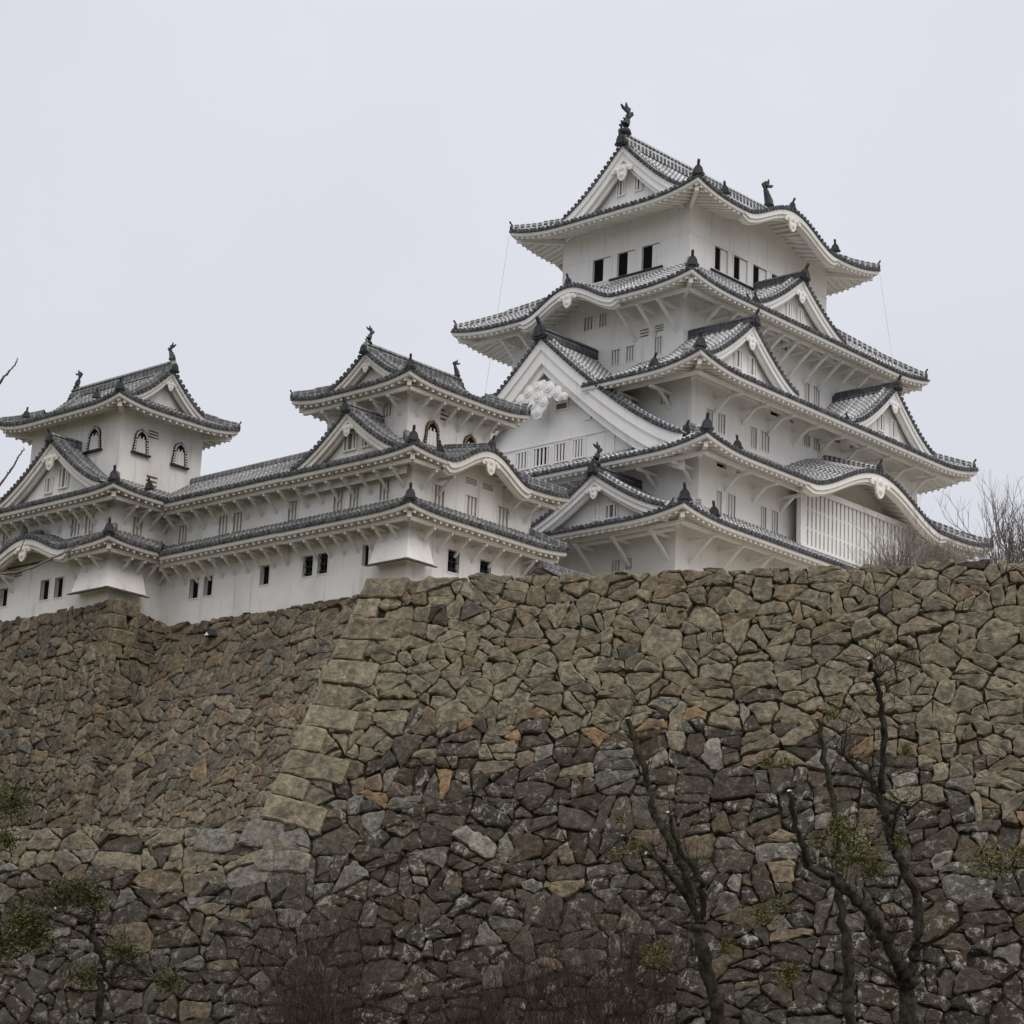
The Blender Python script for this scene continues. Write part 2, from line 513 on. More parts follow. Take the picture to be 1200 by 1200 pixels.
        # wall strip above the wall inside a curved gable
        for (c, kw, kh, *_) in q.get('kara', ()):
            ac = sd.A(c)
            eave.grid([[sd.P(ac-kw+2*kw*i/30, .02, z) for i in range(31)
                        for z in [(sz(ac-kw+2*kw*i/30, 0) if top else min(s.ze-.24+s.sl*o, sz(ac-kw+2*kw*i/30, 0)-.02))]] for top in (0, 1)], 0, None, False)
        # eave beam
        if brk and q.get('brk', True):
            hb = o*.62; zt = s.ze-.22+s.sl*(o-hb)-.18
            spans = [(lo(hb), hi(hb))]
            for (c, kw, kh, *_) in q.get('kara', ()):
                x = sd.A(c); spans = [(u, min(v, x-kw*.8)) for u, v in spans] + [(max(u, x+kw*.8), v) for u, v in spans]
            for p0, p1 in spans:
              eave.box8([sd.P(p0, hb-.09, zt-.2), sd.P(p1, hb-.09, zt-.2), sd.P(p1, hb+.09, zt-.2), sd.P(p0, hb+.09, zt-.2),
                       sd.P(p0, hb-.09, zt), sd.P(p1, hb-.09, zt), sd.P(p1, hb+.09, zt), sd.P(p0, hb+.09, zt)])
        # corner beam
        if q['hi'][0] == 'H':
            tip = sd.P(L+o-.34, o-.34, s.ze+s.lift*.85-.30); root = sd.P(L-.1, -.1, s.ze-.27+s.sl*o-.1)
            d = (tip-root).normalized(); x = d.cross(Z).normalized(); nn = x.cross(d)
            eave.sweep([root, tip], x, nn, [(-.11, .0), (-.11, -.27), (.11, -.27), (.11, .0)], 0, closed=True)
    def hip(s, rm, om, sd, q, oni_s):
        o, L = s.oh, sd.L
        ring = q['ring']; adj = q['hi'][1]
        def pt(t): return sd.P(s.ar(q, t, L), o-t*(o+ring), s.zm(t)+s.lift*max(0.0, 1-t)**1.2+.13)
        f = (pt(0)-pt(.5)); f.z = 0; f.normalize(); x = f.cross(Z).normalized()
        def run(t0, t1, wd, ht, n=7):
            pts = [pt(t0+(t1-t0)*i/n) for i in range(n+1)]
            sec = [(-wd, 0), (-wd, ht*.8), (-wd*.45, ht), (wd*.45, ht), (wd, ht*.8), (wd, 0)]
            rm.sweep(pts, x, Z, sec, 0, closed=True)
        tk = .05
        run(tk, .5, .15, .34); run(.5, 1.0, .17, .4)
        p = pt(tk); om.append((p + f*.06 - Z*.04, f, oni_s*(1.1 if sd.k == 'W' else .72)))
    def brackets(s, mat):
        o = s.oh; k = o/2.4
        hb = o*.62; zb = s.ze-.22+s.sl*(o-hb)-.38
        key = None
        for sk, q in s.sides.items():
            if not q.get('brk', True): continue
            sd = Side(s.rect, sk[0])
            a0 = q.get('b0', .5); a1 = q.get('b1', sd.L-.5); n = max(1, round((a1-a0)/q.get('bs', 1.9)))
            for i in range(n+1):
                a = a0+(a1-a0)*i/n
                if any(abs(a-sd.A(c)) < kw*.62 for c, kw, H, *_ in q.get('kara', ())): continue
                if any(l < a < h for l, h in q.get('bskip', ())): continue
                if key is None:
                    mb = MB(); wd = .04+.04*k; bl = s.bl
                    h2 = hb+.14
                    def bx(p0, p1, th):
                        d = (p1-p0).normalized(); y = Vector((0, 1, 0)); nn = d.cross(y)
                        mb.sweep([p0, p1], y, nn, [(-wd, -th/2), (-wd, th/2), (wd, th/2), (wd, -th/2)], 0, closed=True)
                    bx(Vector((0, 0, -.09)), Vector((h2, 0, -.09)), .08+.07*k)
                    mid = Vector((hb*.35, 0, -.72*k-.12))
                    bx(Vector((.0, 0, -1.2*k*bl-.15)), Vector((hb*.42*bl, 0, -.64*k*bl-.1)), .06+.065*k)
                    bx(Vector((hb*.40*bl, 0, -.68*k*bl-.1)), Vector((hb*.95*bl, 0, -.14)), .06+.065*k)
                    ob = mb.build('eave_bracket', [mat], s.roof, Vector((0, 0, 0)))
                    key = ob
                else:
                    ob = key.copy(); COL.objects.link(ob); ob.parent = s.roof
                ob.location = sd.P(a, 0, zb) - WO[s.roof.name]
                ob.rotation_euler = (0, 0, math.atan2(sd.n.y, sd.n.x))
    def karafront(s, sd, q, ac, kw, kh, sof, ridge):
        o = s.oh; n = 44; kk = 1.08
        A_ = [ac-kw*kk+2*kw*kk*i/n for i in range(n+1)]
        E_ = [s.ez(sd, q, a) for a in A_]
        mb = MB()
        for h0, h1, d0, d1 in ((o-.02, o-.2, .0, -.30), (o-.12, o-.34, -.22, -.52), (o-.3, o-.5, -.4, -.62)):
            taper = [min(1, (1-abs(2*i/n-1))*7+.25) for i in range(n+1)]
            top = [sd.P(a, h0, e+d0) for a, e in zip(A_, E_)]
            bot = [sd.P(a, h0, e+d0+(d1-d0)*tp) for a, e, tp in zip(A_, E_, taper)]
            bb = [sd.P(a, h1, e+d0+(d1-d0)*tp) for a, e, tp in zip(A_, E_, taper)]
            tb = [sd.P(a, h1, e+d0) for a, e in zip(A_, E_)]
            mb.grid([tb, top, bot, bb], 0, None, False)
        bo = mb.build('curved_gable_board', [sof], s.roof)
        pm = MB(); zc = s.ez(sd, q, ac)
        pendant(pm, sd.P(ac, o-.14, zc-.72), sd.t, sd.n, .42+kw*.09)
        pm.build('gable_pendant', [sof], s.roof)
        rm = MB(); sc = .8+kh*.15
        p0 = sd.P(ac, o-.15, zc+.2); p1 = sd.P(ac, -q['ring']*.95, zc+.2+s.ks(q)*(o+q['ring']))
        rm.sweep([p0, p1], sd.t, Z, [(-.17*sc, 0), (-.17*sc, .26*sc), (0, .34*sc), (.17*sc, .26*sc), (.17*sc, 0)], 0, closed=True)
        rm.build('gable_ridge', [ridge], s.roof)
        om = MB(); oni(om, sd.P(ac, o-.08, zc+.16), sd.n, .85*sc); om.build('ridge_end_tile', [BRONZE], s.roof)

def gable(root, rect, side, c, hf, hb, w, zaw, zbw, tile, endm, sof, ridge, rdark, wallm, wins=(), board=.55, rh=.45, rw=.2, ped=.35,
          fishH=0, onis=1.0, wide=False, ps=.8, ex=1.35, vr=.33, umax=1.0, kd=True, ht=None, parts=None, lift=0.0, rback=None, wl=None):
    """triangular gable: tiled slopes, verge, barge boards, gable wall, ridge, pendant"""
    sd = Side(rect, side); ac = sd.A(c)
    za, zb = zaw+.30, zbw+.12
    pf = lambda u: za-(za-zb)*(1-(1-min(1, u))**ex)
    pz = lambda u: pf(u) + lift*max(0, (u-.55)/.45)**2
    ht = hf-.75 if ht is None else ht
    roof = MB(); n = 16
    wl = w if wl is None else wl
    for sg in (-1, 1):
        W_ = wl if sg < 0 else w
        P = lambda u, h, dz=0.0, W_=W_, sg=sg: sd.P(ac+sg*u*W_, h, pz(u)+dz)
        US = [umax*i/n for i in range(n+1)]
        al_ = [0.0]
        for i in range(n): al_.append(al_[-1]+(P(US[i+1], 0)-P(US[i], 0)).length)
        roof.grid([[P(u, h) for u in US] for h in (hf, hb)], 0, [[(.5, l) for l in al_] for h in (0, 1)])
        roof.grid([[P(u, h, -.09) for u in US] for h in (hf-.02, max(hb, ht-.1))], 2, None)
        roof.grid([[P(u, hf+.01, dz) for u in US] for dz in (.05, -.1)], 1, None, False)
        # rolls down the slope
        h = hf-.98 if kd else hf-.7
        while h > hb:
            X = sd.n; Ns = []
            for u in US:
                d = (P(min(umax, u+.02), 0)-P(max(0, u-.02), 0)).normalized()
                q = d.cross(sd.n); q = q if q.z > 0 else -q
                Ns.append(q)
            roof.sweep([P(u, h, -.005) for u in US], X, Ns, [(x*.098, y*.11) for x, y in HALF], 0, caps=False)
            h -= vr*1.08
        # verge tiles
        l = .12; tot = al_[-1]
        while l < tot:
            i = max(0, min(n-1, int(np.searchsorted(al_, l))-1)); fr = (l-al_[i])/max(1e-6, al_[i+1]-al_[i]); u = US[i]+(US[i+1]-US[i])*fr
            d = (P(min(umax, u+.02), 0)-P(max(0, u-.02), 0)).normalized(); q = d.cross(sd.n); q = q if q.z > 0 else -q
            c0 = P(u, hf+.06, .02)
            roof.sweep([c0, P(u, hf-.66, .03)], d, q, [(x*.1, y*.13) for x, y in HALF], 0, caps=False)
            roof.disc(c0+q*.03, d, q, sd.n, .125, .12, 1)
            l += vr
    po = roof.build('gable_roof', [tile, endm, sof], root)
    # descending ridges along the verge
    if kd:
        for sg in (-1, 1):
            W_ = wl if sg < 0 else w; rm = MB()
            US = [.03+.93*i/n*umax for i in range(n+1)]
            rm.sweep([sd.P(ac+sg*u*W_, hf-.8, pz(u)+.03) for u in US], sd.n, Z, [(-.13, 0), (-.13, .22), (-.06, .32), (.06, .32), (.13, .22), (.13, 0)], 0, closed=True)
            rm.build('verge_ridge', [ridge], po)
        for sg in (-1, 1):
            W_ = wl if sg < 0 else w
            om = MB(); oni(om, sd.P(ac+sg*.965*umax*W_, hf-.8, pz(.965*umax)+.02), sd.t*sg, .62*onis); om.build('ridge_end_tile', [BRONZE], po)
    # barge boards
    bm = MB()
    for h0, h1, d0, d1 in ((hf-.05, hf-.2, -.08, -.08-board*.45), (hf-.14, hf-.36, -.08-board*.3, -.08-board), (hf-.34, hf-.5, -.08-board*.8, -.08-board*1.35)):
        for sg in (-1, 1):
            W_ = wl if sg < 0 else w
            US = [umax*i/n for i in range(n+1)]
            f = lambda h, d: [sd.P(ac+sg*u*W_, h, pz(u)+d) for u in US]
            bm.grid([f(h1, d0), f(h0, d0), f(h0, d1), f(h1, d1)], 0, None, False)
    bm.build('barge_board', [sof], po)
    # gable wall
    wm = MB(); lowz = zb-1.2
    for sg in (-1, 1):
        W_ = wl if sg < 0 else w
        US = [umax*i/n for i in range(n+1)]
        wm.grid([[sd.P(ac+sg*u*W_, ht, pz(u)-.09) for u in US], [sd.P(ac+sg*u*W_, ht, lowz) for u in US]], 0, None, False)
    wo = wm.build('gable_wall', [wallm], po)
    for (cc, ww, z0, z1, ty) in wins:
        surfwin(po, sd, sd.A(cc), ht, ww, z0, z1, ty, sof)
    # ridge
    rb = hb if rback is None else rback
    rm = MB()
    rm.sweep([sd.P(ac, hf+.02, za-.05), sd.P(ac, rb, za-.05)], sd.t, Z,
             [(-rw, 0), (-rw*.8, rh*.75), (-rw*1.1, rh*.8), (-rw*.5, rh+.06), (rw*.5, rh+.06), (rw*1.1, rh*.8), (rw*.8, rh*.75), (rw, 0)], 0, closed=True)
    rm.build('ridge', [rdark], po)
    om = MB(); oni(om, sd.P(ac, hf+.1, za-.12), sd.n, onis, knob=not fishH); om.build('ridge_end_tile', [BRONZE], po)
    if fishH:
        fm = MB(); fish(fm, sd.P(ac, hf-.25, za+rh-.05), sd.n, fishH); fm.build('fish_finial', [BRONZE], po)
    pm = MB(); pendant(pm, sd.P(ac, hf-.16, za-(3.5 if wide else board*1.35+ps*.62)), sd.t, sd.n, ps, wide)
    pm.build('gable_pendant', [sof], po)
    return po

def bars_mb(mb, sd, a, h, w, z0, z1, n, bw, dp, mat=0):
    for i in range(n):
        x = a-w/2 + w*(i+.5)/n if n > 1 else a
        p = [sd.P(x-bw/2, h-dp, z0), sd.P(x+bw/2, h-dp, z0), sd.P(x+bw/2, h, z0), sd.P(x-bw/2, h, z0)]
        mb.box8(p + [q+Z*(z1-z0) for q in p], mat)
def bar_h(mb, sd, a, h, w, z, t, dp, mat=0):
    p = [sd.P(a-w/2, h-dp, z-t/2), sd.P(a+w/2, h-dp, z-t/2), sd.P(a+w/2, h, z-t/2), sd.P(a-w/2, h, z-t/2)]
    mb.box8(p + [q+Z*t for q in p], mat)
def frame_mb(mb, sd, a, h, w, z0, z1, fw, dp, mat=0):
    for x in (a-w/2-fw/2, a+w/2+fw/2): bars_mb(mb, sd, x, h, fw, z0-fw, z1+fw, 1, fw, dp, mat)
    for z in (z0-fw/2, z1+fw/2): bar_h(mb, sd, a, h, w, z, fw, dp, mat)

def surfwin(parent, sd, a, ht, w, z0, z1, ty, white):
    """window set on a gable wall: raised frame, recessed panel, bars"""
    mb = MB()
    mb.quad(sd.P(a-w/2, ht+.012, z0), sd.P(a+w/2, ht+.012, z0), sd.P(a+w/2, ht+.012, z1), sd.P(a-w/2, ht+.012, z1), 0)
    wo = mb.build('window', [DARK if ty == 'open' else GREYP], parent)
    fm = MB(); frame_mb(fm, sd, a, ht+.11, w, z0, z1, .07, .1)
    bars_mb(fm, sd, a, ht+.09, w, z0, z1, 4 if w > .8 else 2, .1, .07)
    wo2 = fm.build('window_frame', [white], parent)

def window(root, wall, sd, a, w, z0, z1, ty, white):
    d = .13 if ty == 'slide' else .24
    for A0, A1 in ((a-w/2, a-w/2), (a+w/2, a+w/2)):
        wall.quad(sd.P(A0, 0, z0), sd.P(A0, -d, z0), sd.P(A0, -d, z1), sd.P(A0, 0, z1))
    for zz in (z0, z1):
        wall.quad(sd.P(a-w/2, 0, zz), sd.P(a+w/2, 0, zz), sd.P(a+w/2, -d, zz), sd.P(a-w/2, -d, zz))
    mb = MB()
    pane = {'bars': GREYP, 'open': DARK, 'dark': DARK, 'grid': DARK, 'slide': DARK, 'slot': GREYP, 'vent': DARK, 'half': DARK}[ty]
    mb.quad(sd.P(a-w/2, -d, z0), sd.P(a+w/2, -d, z0), sd.P(a+w/2, -d, z1), sd.P(a-w/2, -d, z1))
    wo = mb.build('window', [pane], root)
    g = MB(); m = white
    if ty in ('bars', 'open'):
        bars_mb(g, sd, a, -.05, w, z0, z1, 3, w*.17, .12)
        frame_mb(g, sd, a, .03, w, z0, z1, .06, .06)
        g.build('window_bars', [white], wo)
        if ty == 'bars':
            k = MB(); bars_mb(k, sd, a+w*.17, -.2, w*.1, z0, z1, 1, w*.1, .02); bars_mb(k, sd, a-w*.17, -.2, w*.1, z0, z1, 1, w*.1, .02)
            k.build('shutter_gap', [DARK], wo)
    elif ty == 'grid':
        bars_mb(g, sd, a, -.1, w, z0, z1, 3, .045, .05)
        for i in range(3): bar_h(g, sd, a, -.09, w, z0+(z1-z0)*(i+.5)/3, .06, .06)
        g.build('window_grille', [IRON], wo)
        k = MB(); frame_mb(k, sd, a, .03, w, z0, z1, .07, .06); k.build('window_frame', [white], wo)
    elif ty == 'slide':
        p = [sd.P(a+w*.03, -.125, z0+.02), sd.P(a+w*.475, -.125, z0+.02), sd.P(a+w*.475, -.07, z0+.02), sd.P(a+w*.03, -.07, z0+.02)]
        g.box8(p + [q+Z*(z1-z0-.06) for q in p]); g.build('sliding_shutter', [white], wo)
        k = MB(); frame_mb(k, sd, a, .05, w, z0, z1, .1, .06); k.build('window_frame', [white], wo)
    elif ty == 'slot':
        for f in (.33, .72): bar_h(g, sd, a, -.04, w, z0+(z1-z0)*f, (z1-z0)*.2, .16)
        g.build('window_bars', [white], wo)
    elif ty == 'dark':
        frame_mb(g, sd, a, .03, w, z0, z1, .07, .06); g.build('window_frame', [white], wo)

def storey(root, rect, z0, z1, wins, white, wallm, name='wall'):
    wall = MB()
    for k in 'SWNE':
        sd = Side(rect, k)
        rs = [(sd.A(c), w, a, b, ty) for (c, w, a, b, ty) in wins.get(k, ())]
        xs = sorted({0.0, sd.L} | {x for a, w, _, _, _ in rs for x in (a-w/2, a+w/2)})
        zs = sorted({z0, z1} | {x for _, _, a, b, _ in rs for x in (a, b)})
        for i in range(len(xs)-1):
            for j in range(len(zs)-1):
                cx, cz = (xs[i]+xs[i+1])/2, (zs[j]+zs[j+1])/2
                if any(abs(cx-a) < w/2 and p < cz < q for a, w, p, q, _ in rs): continue
                wall.quad(sd.P(xs[i], 0, zs[j]), sd.P(xs[i+1], 0, zs[j]), sd.P(xs[i+1], 0, zs[j+1]), sd.P(xs[i], 0, zs[j+1]))
        for a, w, p, q, ty in rs: window(root, wall, sd, a, w, p, q, ty, white)
    return wall.build(name, [wallm], root)

def bell(root, sd, a, z0, z1, w, fm, dots):
    """bell-shaped window: curved outline, dark frame with fittings, long sill"""
    H = z1-z0
    half = [(w*.5, 0), (w*.48, H*.25), (w*.43, H*.5), (w*.4, H*.7), (w*.30, H*.86), (w*.12, H*.95), (0, H)]
    prof = half + [(-x, y) for x, y in half[-2::-1]]
    mb = MB()
    mb.prism([sd.P(a+x, .02, z0+y) for x, y in prof], sd.n*.015)
    wo = mb.build('bell_window', [PL_OLD], root)
    k = MB(); top = [(x*.97, y) for x, y in prof if y > H*.69]
    k.prism([sd.P(a+x, .037, z0+y) for x, y in top], sd.n*.01); k.build('dark_opening', [DARK], wo)
    b = MB(); bars_mb(b, sd, a, .07, w*.66, z0, z0+H*.8, 2, .08, .04); b.build('window_bars', [PL_OLD], wo)
    f = MB(); fw = .19
    for i in range(len(prof)-1):
        p, q = Vector((prof[i][0], prof[i][1])), Vector((prof[i+1][0], prof[i+1][1]))
        o1 = Vector((p.x*(1+fw*2.1/w), p.y + (fw if p.y > H*.6 else 0)*p.y/H)); o2 = Vector((q.x*(1+fw*2.1/w), q.y + (fw if q.y > H*.6 else 0)*q.y/H))
        f.prism([sd.P(a+r.x, .02, z0+r.y) for r in (p, q, o2, o1)], sd.n*.07, 0)
    f.build('window_frame', [fm], wo)
    d = MB()
    for i in range(len(prof)-1):
        for fr in (.2, .7):
            x = (prof[i][0]*(1-fr)+prof[i+1][0]*fr)*(1+fw*1.0/w); y = prof[i][1]*(1-fr)+prof[i+1][1]*fr
            y += fw*.5*(y/H if y > H*.6 else 0)
            bar_h(d, sd, a+x, .11, .12, z0+y, .075, .05)
    d.build('frame_fitting', [dots], wo)
    s = MB(); bar_h(s, sd, a, .2, w*1.75, z0-.06, .1, .2); s.build('sill', [LACQ], wo)

# ------------------------------------------------------------------ ground, terraces
WC, WT, WN, WB = Vector((67.35, 70.47, 24.9)), Vector((.4227, -.9063, 0)), Vector((-.9063, -.4227, 0)), .42
def earth(name, a, b, c):
    m, t, bs = newmat(name, .95, .1); g = G(t); p = g.pos()
    k = g.mix(g.rng(g.noise(.12, 6, .65, p), .35, .7), a, b)
    k = g.mix(g.rng(g.noise(1.7, 5, .7, p), .45, .75), k, c)
    g.l(k, bs.inputs['Base Color']); g.bump(g.noise(6, 5, .7, p), .5, .05, bs)
    return m
GRASS = earth('winter_grass_earth', (.075, .075, .035), (.12, .105, .06), (.06, .05, .035))
SAND = earth('pale_trodden_earth', (.36, .32, .26), (.30, .26, .20), (.22, .19, .14))
def ground():
    # one sheet to the horizon, rising in a bank towards the foot of the great wall
    xs = sorted(set([-3000, -1200, -500, -200, -100] + list(range(-60, 161, 4)) + [200, 300, 600, 1500, 3000]))
    def hz(x, y):
        d = (Vector((x, y, 0))-WC).dot(WN)          # metres in front of the top edge of the wall
        r = math.hypot(x, y)
        k = max(0, min(1, (46-d)/30)); k = k*k*(3-2*k)
        far = max(0, min(1, (r-160)/60))
        return k*(3.6+.25*math.sin(x*.3)*math.cos(y*.27))*(1-far)
    rows = [[(x, y, hz(x, y)) for x in xs] for y in xs]
    mb = MB(); mb.grid(rows, 0)
    tag(mb.build('ground', [GRASS]), None, None, kind='structure')
ground()
def terrace(name, poly, z, m):
    mb = MB(); mb.prism([Vector((x, y, z-.3)) for x, y in poly], Vector((0, 0, .3)))
    tag(mb.build(name, [m]), None, None, kind='structure')
def wp(s, z, d=0.0):                                   # point on the great wall
    p = WC + WT*s + WN*(WB*(WC.z-z)+d); p.z = z
    return p
a, b, c, d = wp(-46, 13.7, -.5), wp(-2.2, 13.7, -.5), Vector((80, 79, 0)), Vector((80, 130, 0))
terrace('ledge', [(a.x, a.y), (b.x, b.y), (b.x+7, b.y+3), (c.x, c.y), (d.x, d.y), (a.x, a.y+40)], 13.6, GRASS)
a, b = wp(-.1, 24.9, -.5), wp(60, 24.9, -.5)
terrace('upper_terrace', [(a.x, a.y), (b.x, b.y), (180, 20), (180, 160), (83, 160), (83, 80), (a.x+9, a.y+4.4)], 24.6, SAND)

# ------------------------------------------------------------------ dry stone walls
def stonemat(name):
    m, t, b = newmat(name, .93, .12); g = G(t); p = g.pos()
    at = g.n('ShaderNodeAttribute'); at.attribute_name = 'stone'
    li = g.n('ShaderNodeAttribute'); li.attribute_name = 'lichen'
    c = at.outputs['Color']; edge = at.outputs['Alpha']
    fine = g.noise(4.5, 6, .72, p)
    c = g.mix(1.0, c, g.mix(g.rng(fine, .25, .78), (.5, .49, .48), (1.5, 1.48, 1.44)), 'MULTIPLY')
    mid = g.noise(1.25, 5, .68, p, .4)
    # dark weathering film on the raised middle of the faces
    film = g.math('MULTIPLY', g.rng(edge, .25, .9), g.rng(mid, .42, .64, 0, .68))
    c = g.mix(film, c, (.052, .045, .042))
    # streaks of run-off
    st = g.noise(1.0, 4, .65, g.scaled(p, 1.6, 1.6, .18))
    c = g.mix(g.rng(st, .55, .78, 0, .45), c, (.05, .043, .038))
    # pale crusts of lichen
    sp = g.noise(2.7, 7, .78, p, .6)
    cr = g.math('MULTIPLY', g.rng(sp, .52, .62), li.outputs['Fac'])
    c = g.mix(g.math('MULTIPLY', cr, .8), c, (.29, .28, .255))
    # moss
    mo = g.rng(g.noise(.55, 5, .7, p), .58, .74, 0, .3)
    c = g.mix(mo, c, (.095, .088, .038))
    g.l(c, b.inputs['Base Color'])
    hb = g.math('ADD', g.math('MULTIPLY', g.noise(3.0, 6, .7, p), 1.0), g.math('MULTIPLY', g.noise(14, 4, .65, p), .25))
    g.bump(hb, .9, .12, b)
    return m
STONE = stonemat('rough_granite_blocks')
GAPM = flat('dark_earth_in_joints', (.028, .024, .02), .4, 3, .95, .05)

def clip(poly, nx, ny, d):
    """keep nx*x+ny*y <= d"""
    res = []; n = len(poly)
    for i in range(n):
        p, q = poly[i], poly[(i+1) % n]
        fp, fq = nx*p[0]+ny*p[1]-d, nx*q[0]+ny*q[1]-d
        if fp <= 0: res.append(p)
        if fp*fq < 0:
            k = fp/(fp-fq); res.append((p[0]+(q[0]-p[0])*k, p[1]+(q[1]-p[1])*k))
    return res

def cells(sites, reach):
    gridd = {}
    for i, (x, y, r) in enumerate(sites): gridd.setdefault((int(x//reach), int(y//reach)), []).append(i)
    res = []
    for i, (x, y, r) in enumerate(sites):
        poly = [(x-reach, y-reach), (x+reach, y-reach), (x+reach, y+reach), (x-reach, y+reach)]
        gx, gy = int(x//reach), int(y//reach)
        nb = []
        for u in (-1, 0, 1):
            for v in (-1, 0, 1): nb += gridd.get((gx+u, gy+v), [])
        nb = sorted((j for j in nb if j != i), key=lambda j: (sites[j][0]-x)**2+(sites[j][1]-y)**2)[:26]
        for j in nb:
            X, Y, Q = sites[j]
            # power bisector
            dd = (X*X+Y*Y-Q*Q - x*x-y*y+r*r)/2
            poly = clip(poly, X-x, Y-y, dd)
            if len(poly) < 3: break
        res.append(poly if len(poly) >= 3 else None)
    return res

class StoneWall:
    def __init__(s, C, t, n, batter):
        s.C, s.t, s.n, s.b = C, t, n, batter
        s.nn = (n + Z*batter).normalized()
        s.V, s.F, s.colr, s.lich, s.nv = [], [], [], [], 0
    def P(s, q, z, d=0.0):
        p = s.C + s.t*q + s.n*(s.b*(s.C.z-z)); p.z = z
        return p + s.nn*d
    def stone(s, poly, col, lich, gap=.03, off=0.0, tilt=.065, cut=.12, rough=.036, seg=.2):
        A = np.array(poly, float)
        x, y = A[:, 0], A[:, 1]
        area = .5*np.sum(x*np.roll(y, -1)-y*np.roll(x, -1))
        if abs(area) < .012: return
        if area < 0: A = A[::-1]; area = -area
        c = A.mean(0); rd = math.sqrt(area/math.pi)
        k = len(A); P = []
        for i in range(k):
            p, q = A[i], A[(i+1) % k]
            ln = np.linalg.norm(q-p)
            if ln < .05: P.append((p+q)/2); continue
            m = max(1, int((1-2*cut)*ln/seg))
            for j in range(m+1):
                f = cut+(1-2*cut)*j/m
                P.append(p+(q-p)*f)
        P = np.array(P); P += NP.normal(0, rough*min(1, rd/.4), P.shape)
        c = P.mean(0); n = len(P)
        sc = max(.5, 1-gap/rd)
        g = NP.normal(0, tilt, 2); off += NP.normal(0, .045)
        bev = min(.075, rd*.18)*R.uniform(.6, 1.3)
        rings = [(sc, -.34, 0), (sc, -bev*.8, 0), (sc*(1-bev/rd*1.1), -.008, .4), (sc*.6, .006, .9)]
        D = []
        for f, dp, e in rings:
            q = c+(P-c)*f
            dep = dp + off + (q-c)@g
            if dp > -.3: dep = dep + NP.normal(0, .013, n)
            for (a, b2), d2 in zip(q, dep): D.append((a, b2, d2)); s.colr.append((*col, e)); s.lich.append(lich)
        D.append((c[0], c[1], .01+off+R.gauss(0, .015))); s.colr.append((*col, 1)); s.lich.append(lich)
        D = np.array(D)
        W = np.array(s.C)[None, :] + np.outer(D[:, 0], np.array(s.t)) + np.outer(s.b*(s.C.z-D[:, 1]), np.array(s.n))
        W[:, 2] = D[:, 1]
        W += np.outer(D[:, 2], np.array(s.nn))
        s.V.append(W)
        b0 = s.nv
        for r in range(3):
            for j in range(n):
                j2 = (j+1) % n
                s.F.append((b0+r*n+j, b0+r*n+j2, b0+(r+1)*n+j2, b0+(r+1)*n+j))
        for j in range(n): s.F.append((b0+3*n+j, b0+3*n+(j+1) % n, b0+4*n))
        s.nv += 4*n+1
    def fill(s, q0, q1, z0, z1, row, wid, colf, clipf=None, keep=None, gap=.014, small=.16):
        """big irregular cells, each broken into a few angular fitted blocks, with wedged fillers at some corners"""
        sites = []; z = z0-row*2
        while z < z1+row*2:
            h = row*R.uniform(1.1, 2.0); q = q0-wid*2+R.uniform(0, wid)
            while q < q1+wid*2:
                wd = wid*R.uniform(1.0, 2.3)
                sites.append((q+wd/2, z+h/2+R.uniform(-.3, .3)*h, R.uniform(0, .5)*row)); q += wd
            z += h
        out = []
        def area(p): return abs(sum(p[i][0]*p[i-1][1]-p[i-1][0]*p[i][1] for i in range(len(p))))/2
        def cen(p): return sum(a for a, b in p)/len(p), sum(b for a, b in p)/len(p)
        def comp(p): return area(p)/max(1e-6, sum(math.dist(p[i], p[i-1]) for i in range(len(p))))**2
        def split(p, tgt):
            A = area(p)
            if A < tgt or len(p) < 3: out.append(p); return
            cx, cy = cen(p)
            best = max(range(len(p)), key=lambda i: (p[i][0]-cx)**2+((p[i][1]-cy)*1.15)**2)
            dx, dy = p[best][0]-cx, p[best][1]-cy
            for tr in range(9):
                an = math.atan2(dy, dx)*.6*(1 if abs(dx) > abs(dy) else 0) + (0 if abs(dx) > abs(dy)*.8 else math.pi/2) + R.gauss(0, .28)
                nx, ny = math.cos(an), math.sin(an)
                d = nx*cx+ny*cy + R.gauss(0, .14)*math.sqrt(A)
                ks = [clip(p, nx*s_, ny*s_, d*s_) for s_ in (1, -1)]
                if all(len(k) >= 3 and comp(k) > (.042 if A < 2.2*row*wid else .03) for k in ks): break
            else:
                out.append(p); return
            for k in ks: split(k, row*wid*math.exp(R.gauss(-.05, .5)))
        for cpoly in cells(sites, row*4.2):
            if cpoly: split(cpoly, row*wid*math.exp(R.gauss(0, .4)))
        fin = []
        for p in out:
            A = area(p)
            for _ in range(2):
              if R.random() < .5 and len(p) >= 4 and A > .3*row*wid:      # wedge a filler stone into one corner
                  i = R.randrange(len(p)); a, b, c2 = p[i-1], p[i], p[(i+1) % len(p)]
                  f, g = R.uniform(.16, .36), R.uniform(.16, .36)
                  u = (b[0]+(a[0]-b[0])*f, b[1]+(a[1]-b[1])*f); v = (b[0]+(c2[0]-b[0])*g, b[1]+(c2[1]-b[1])*g)
                  fin.append([u, b, v]); p = p[:i]+[u, v]+p[i+1:]
            fin.append(p)
        for p in fin:
            if len(p) < 3: continue
            x, y = cen(p)
            if not (q0-1 < x < q1+1 and z0-.7 < y < z1+.7) or (keep and not keep(x, y)): continue
            for h in (clipf(x, y) if clipf else ()):
                p = clip(p, *h)
                if len(p) < 3: break
            if len(p) < 3: continue
            sm = area(p) < small*row*wid
            col, li = colf(x, y, sm)
            s.stone(p, col, li, gap*R.choice((.8, 1.1, 1.4, 2.0, 3.0))*(.7 if sm else 1), R.uniform(-.05, .0) if sm else 0.0)
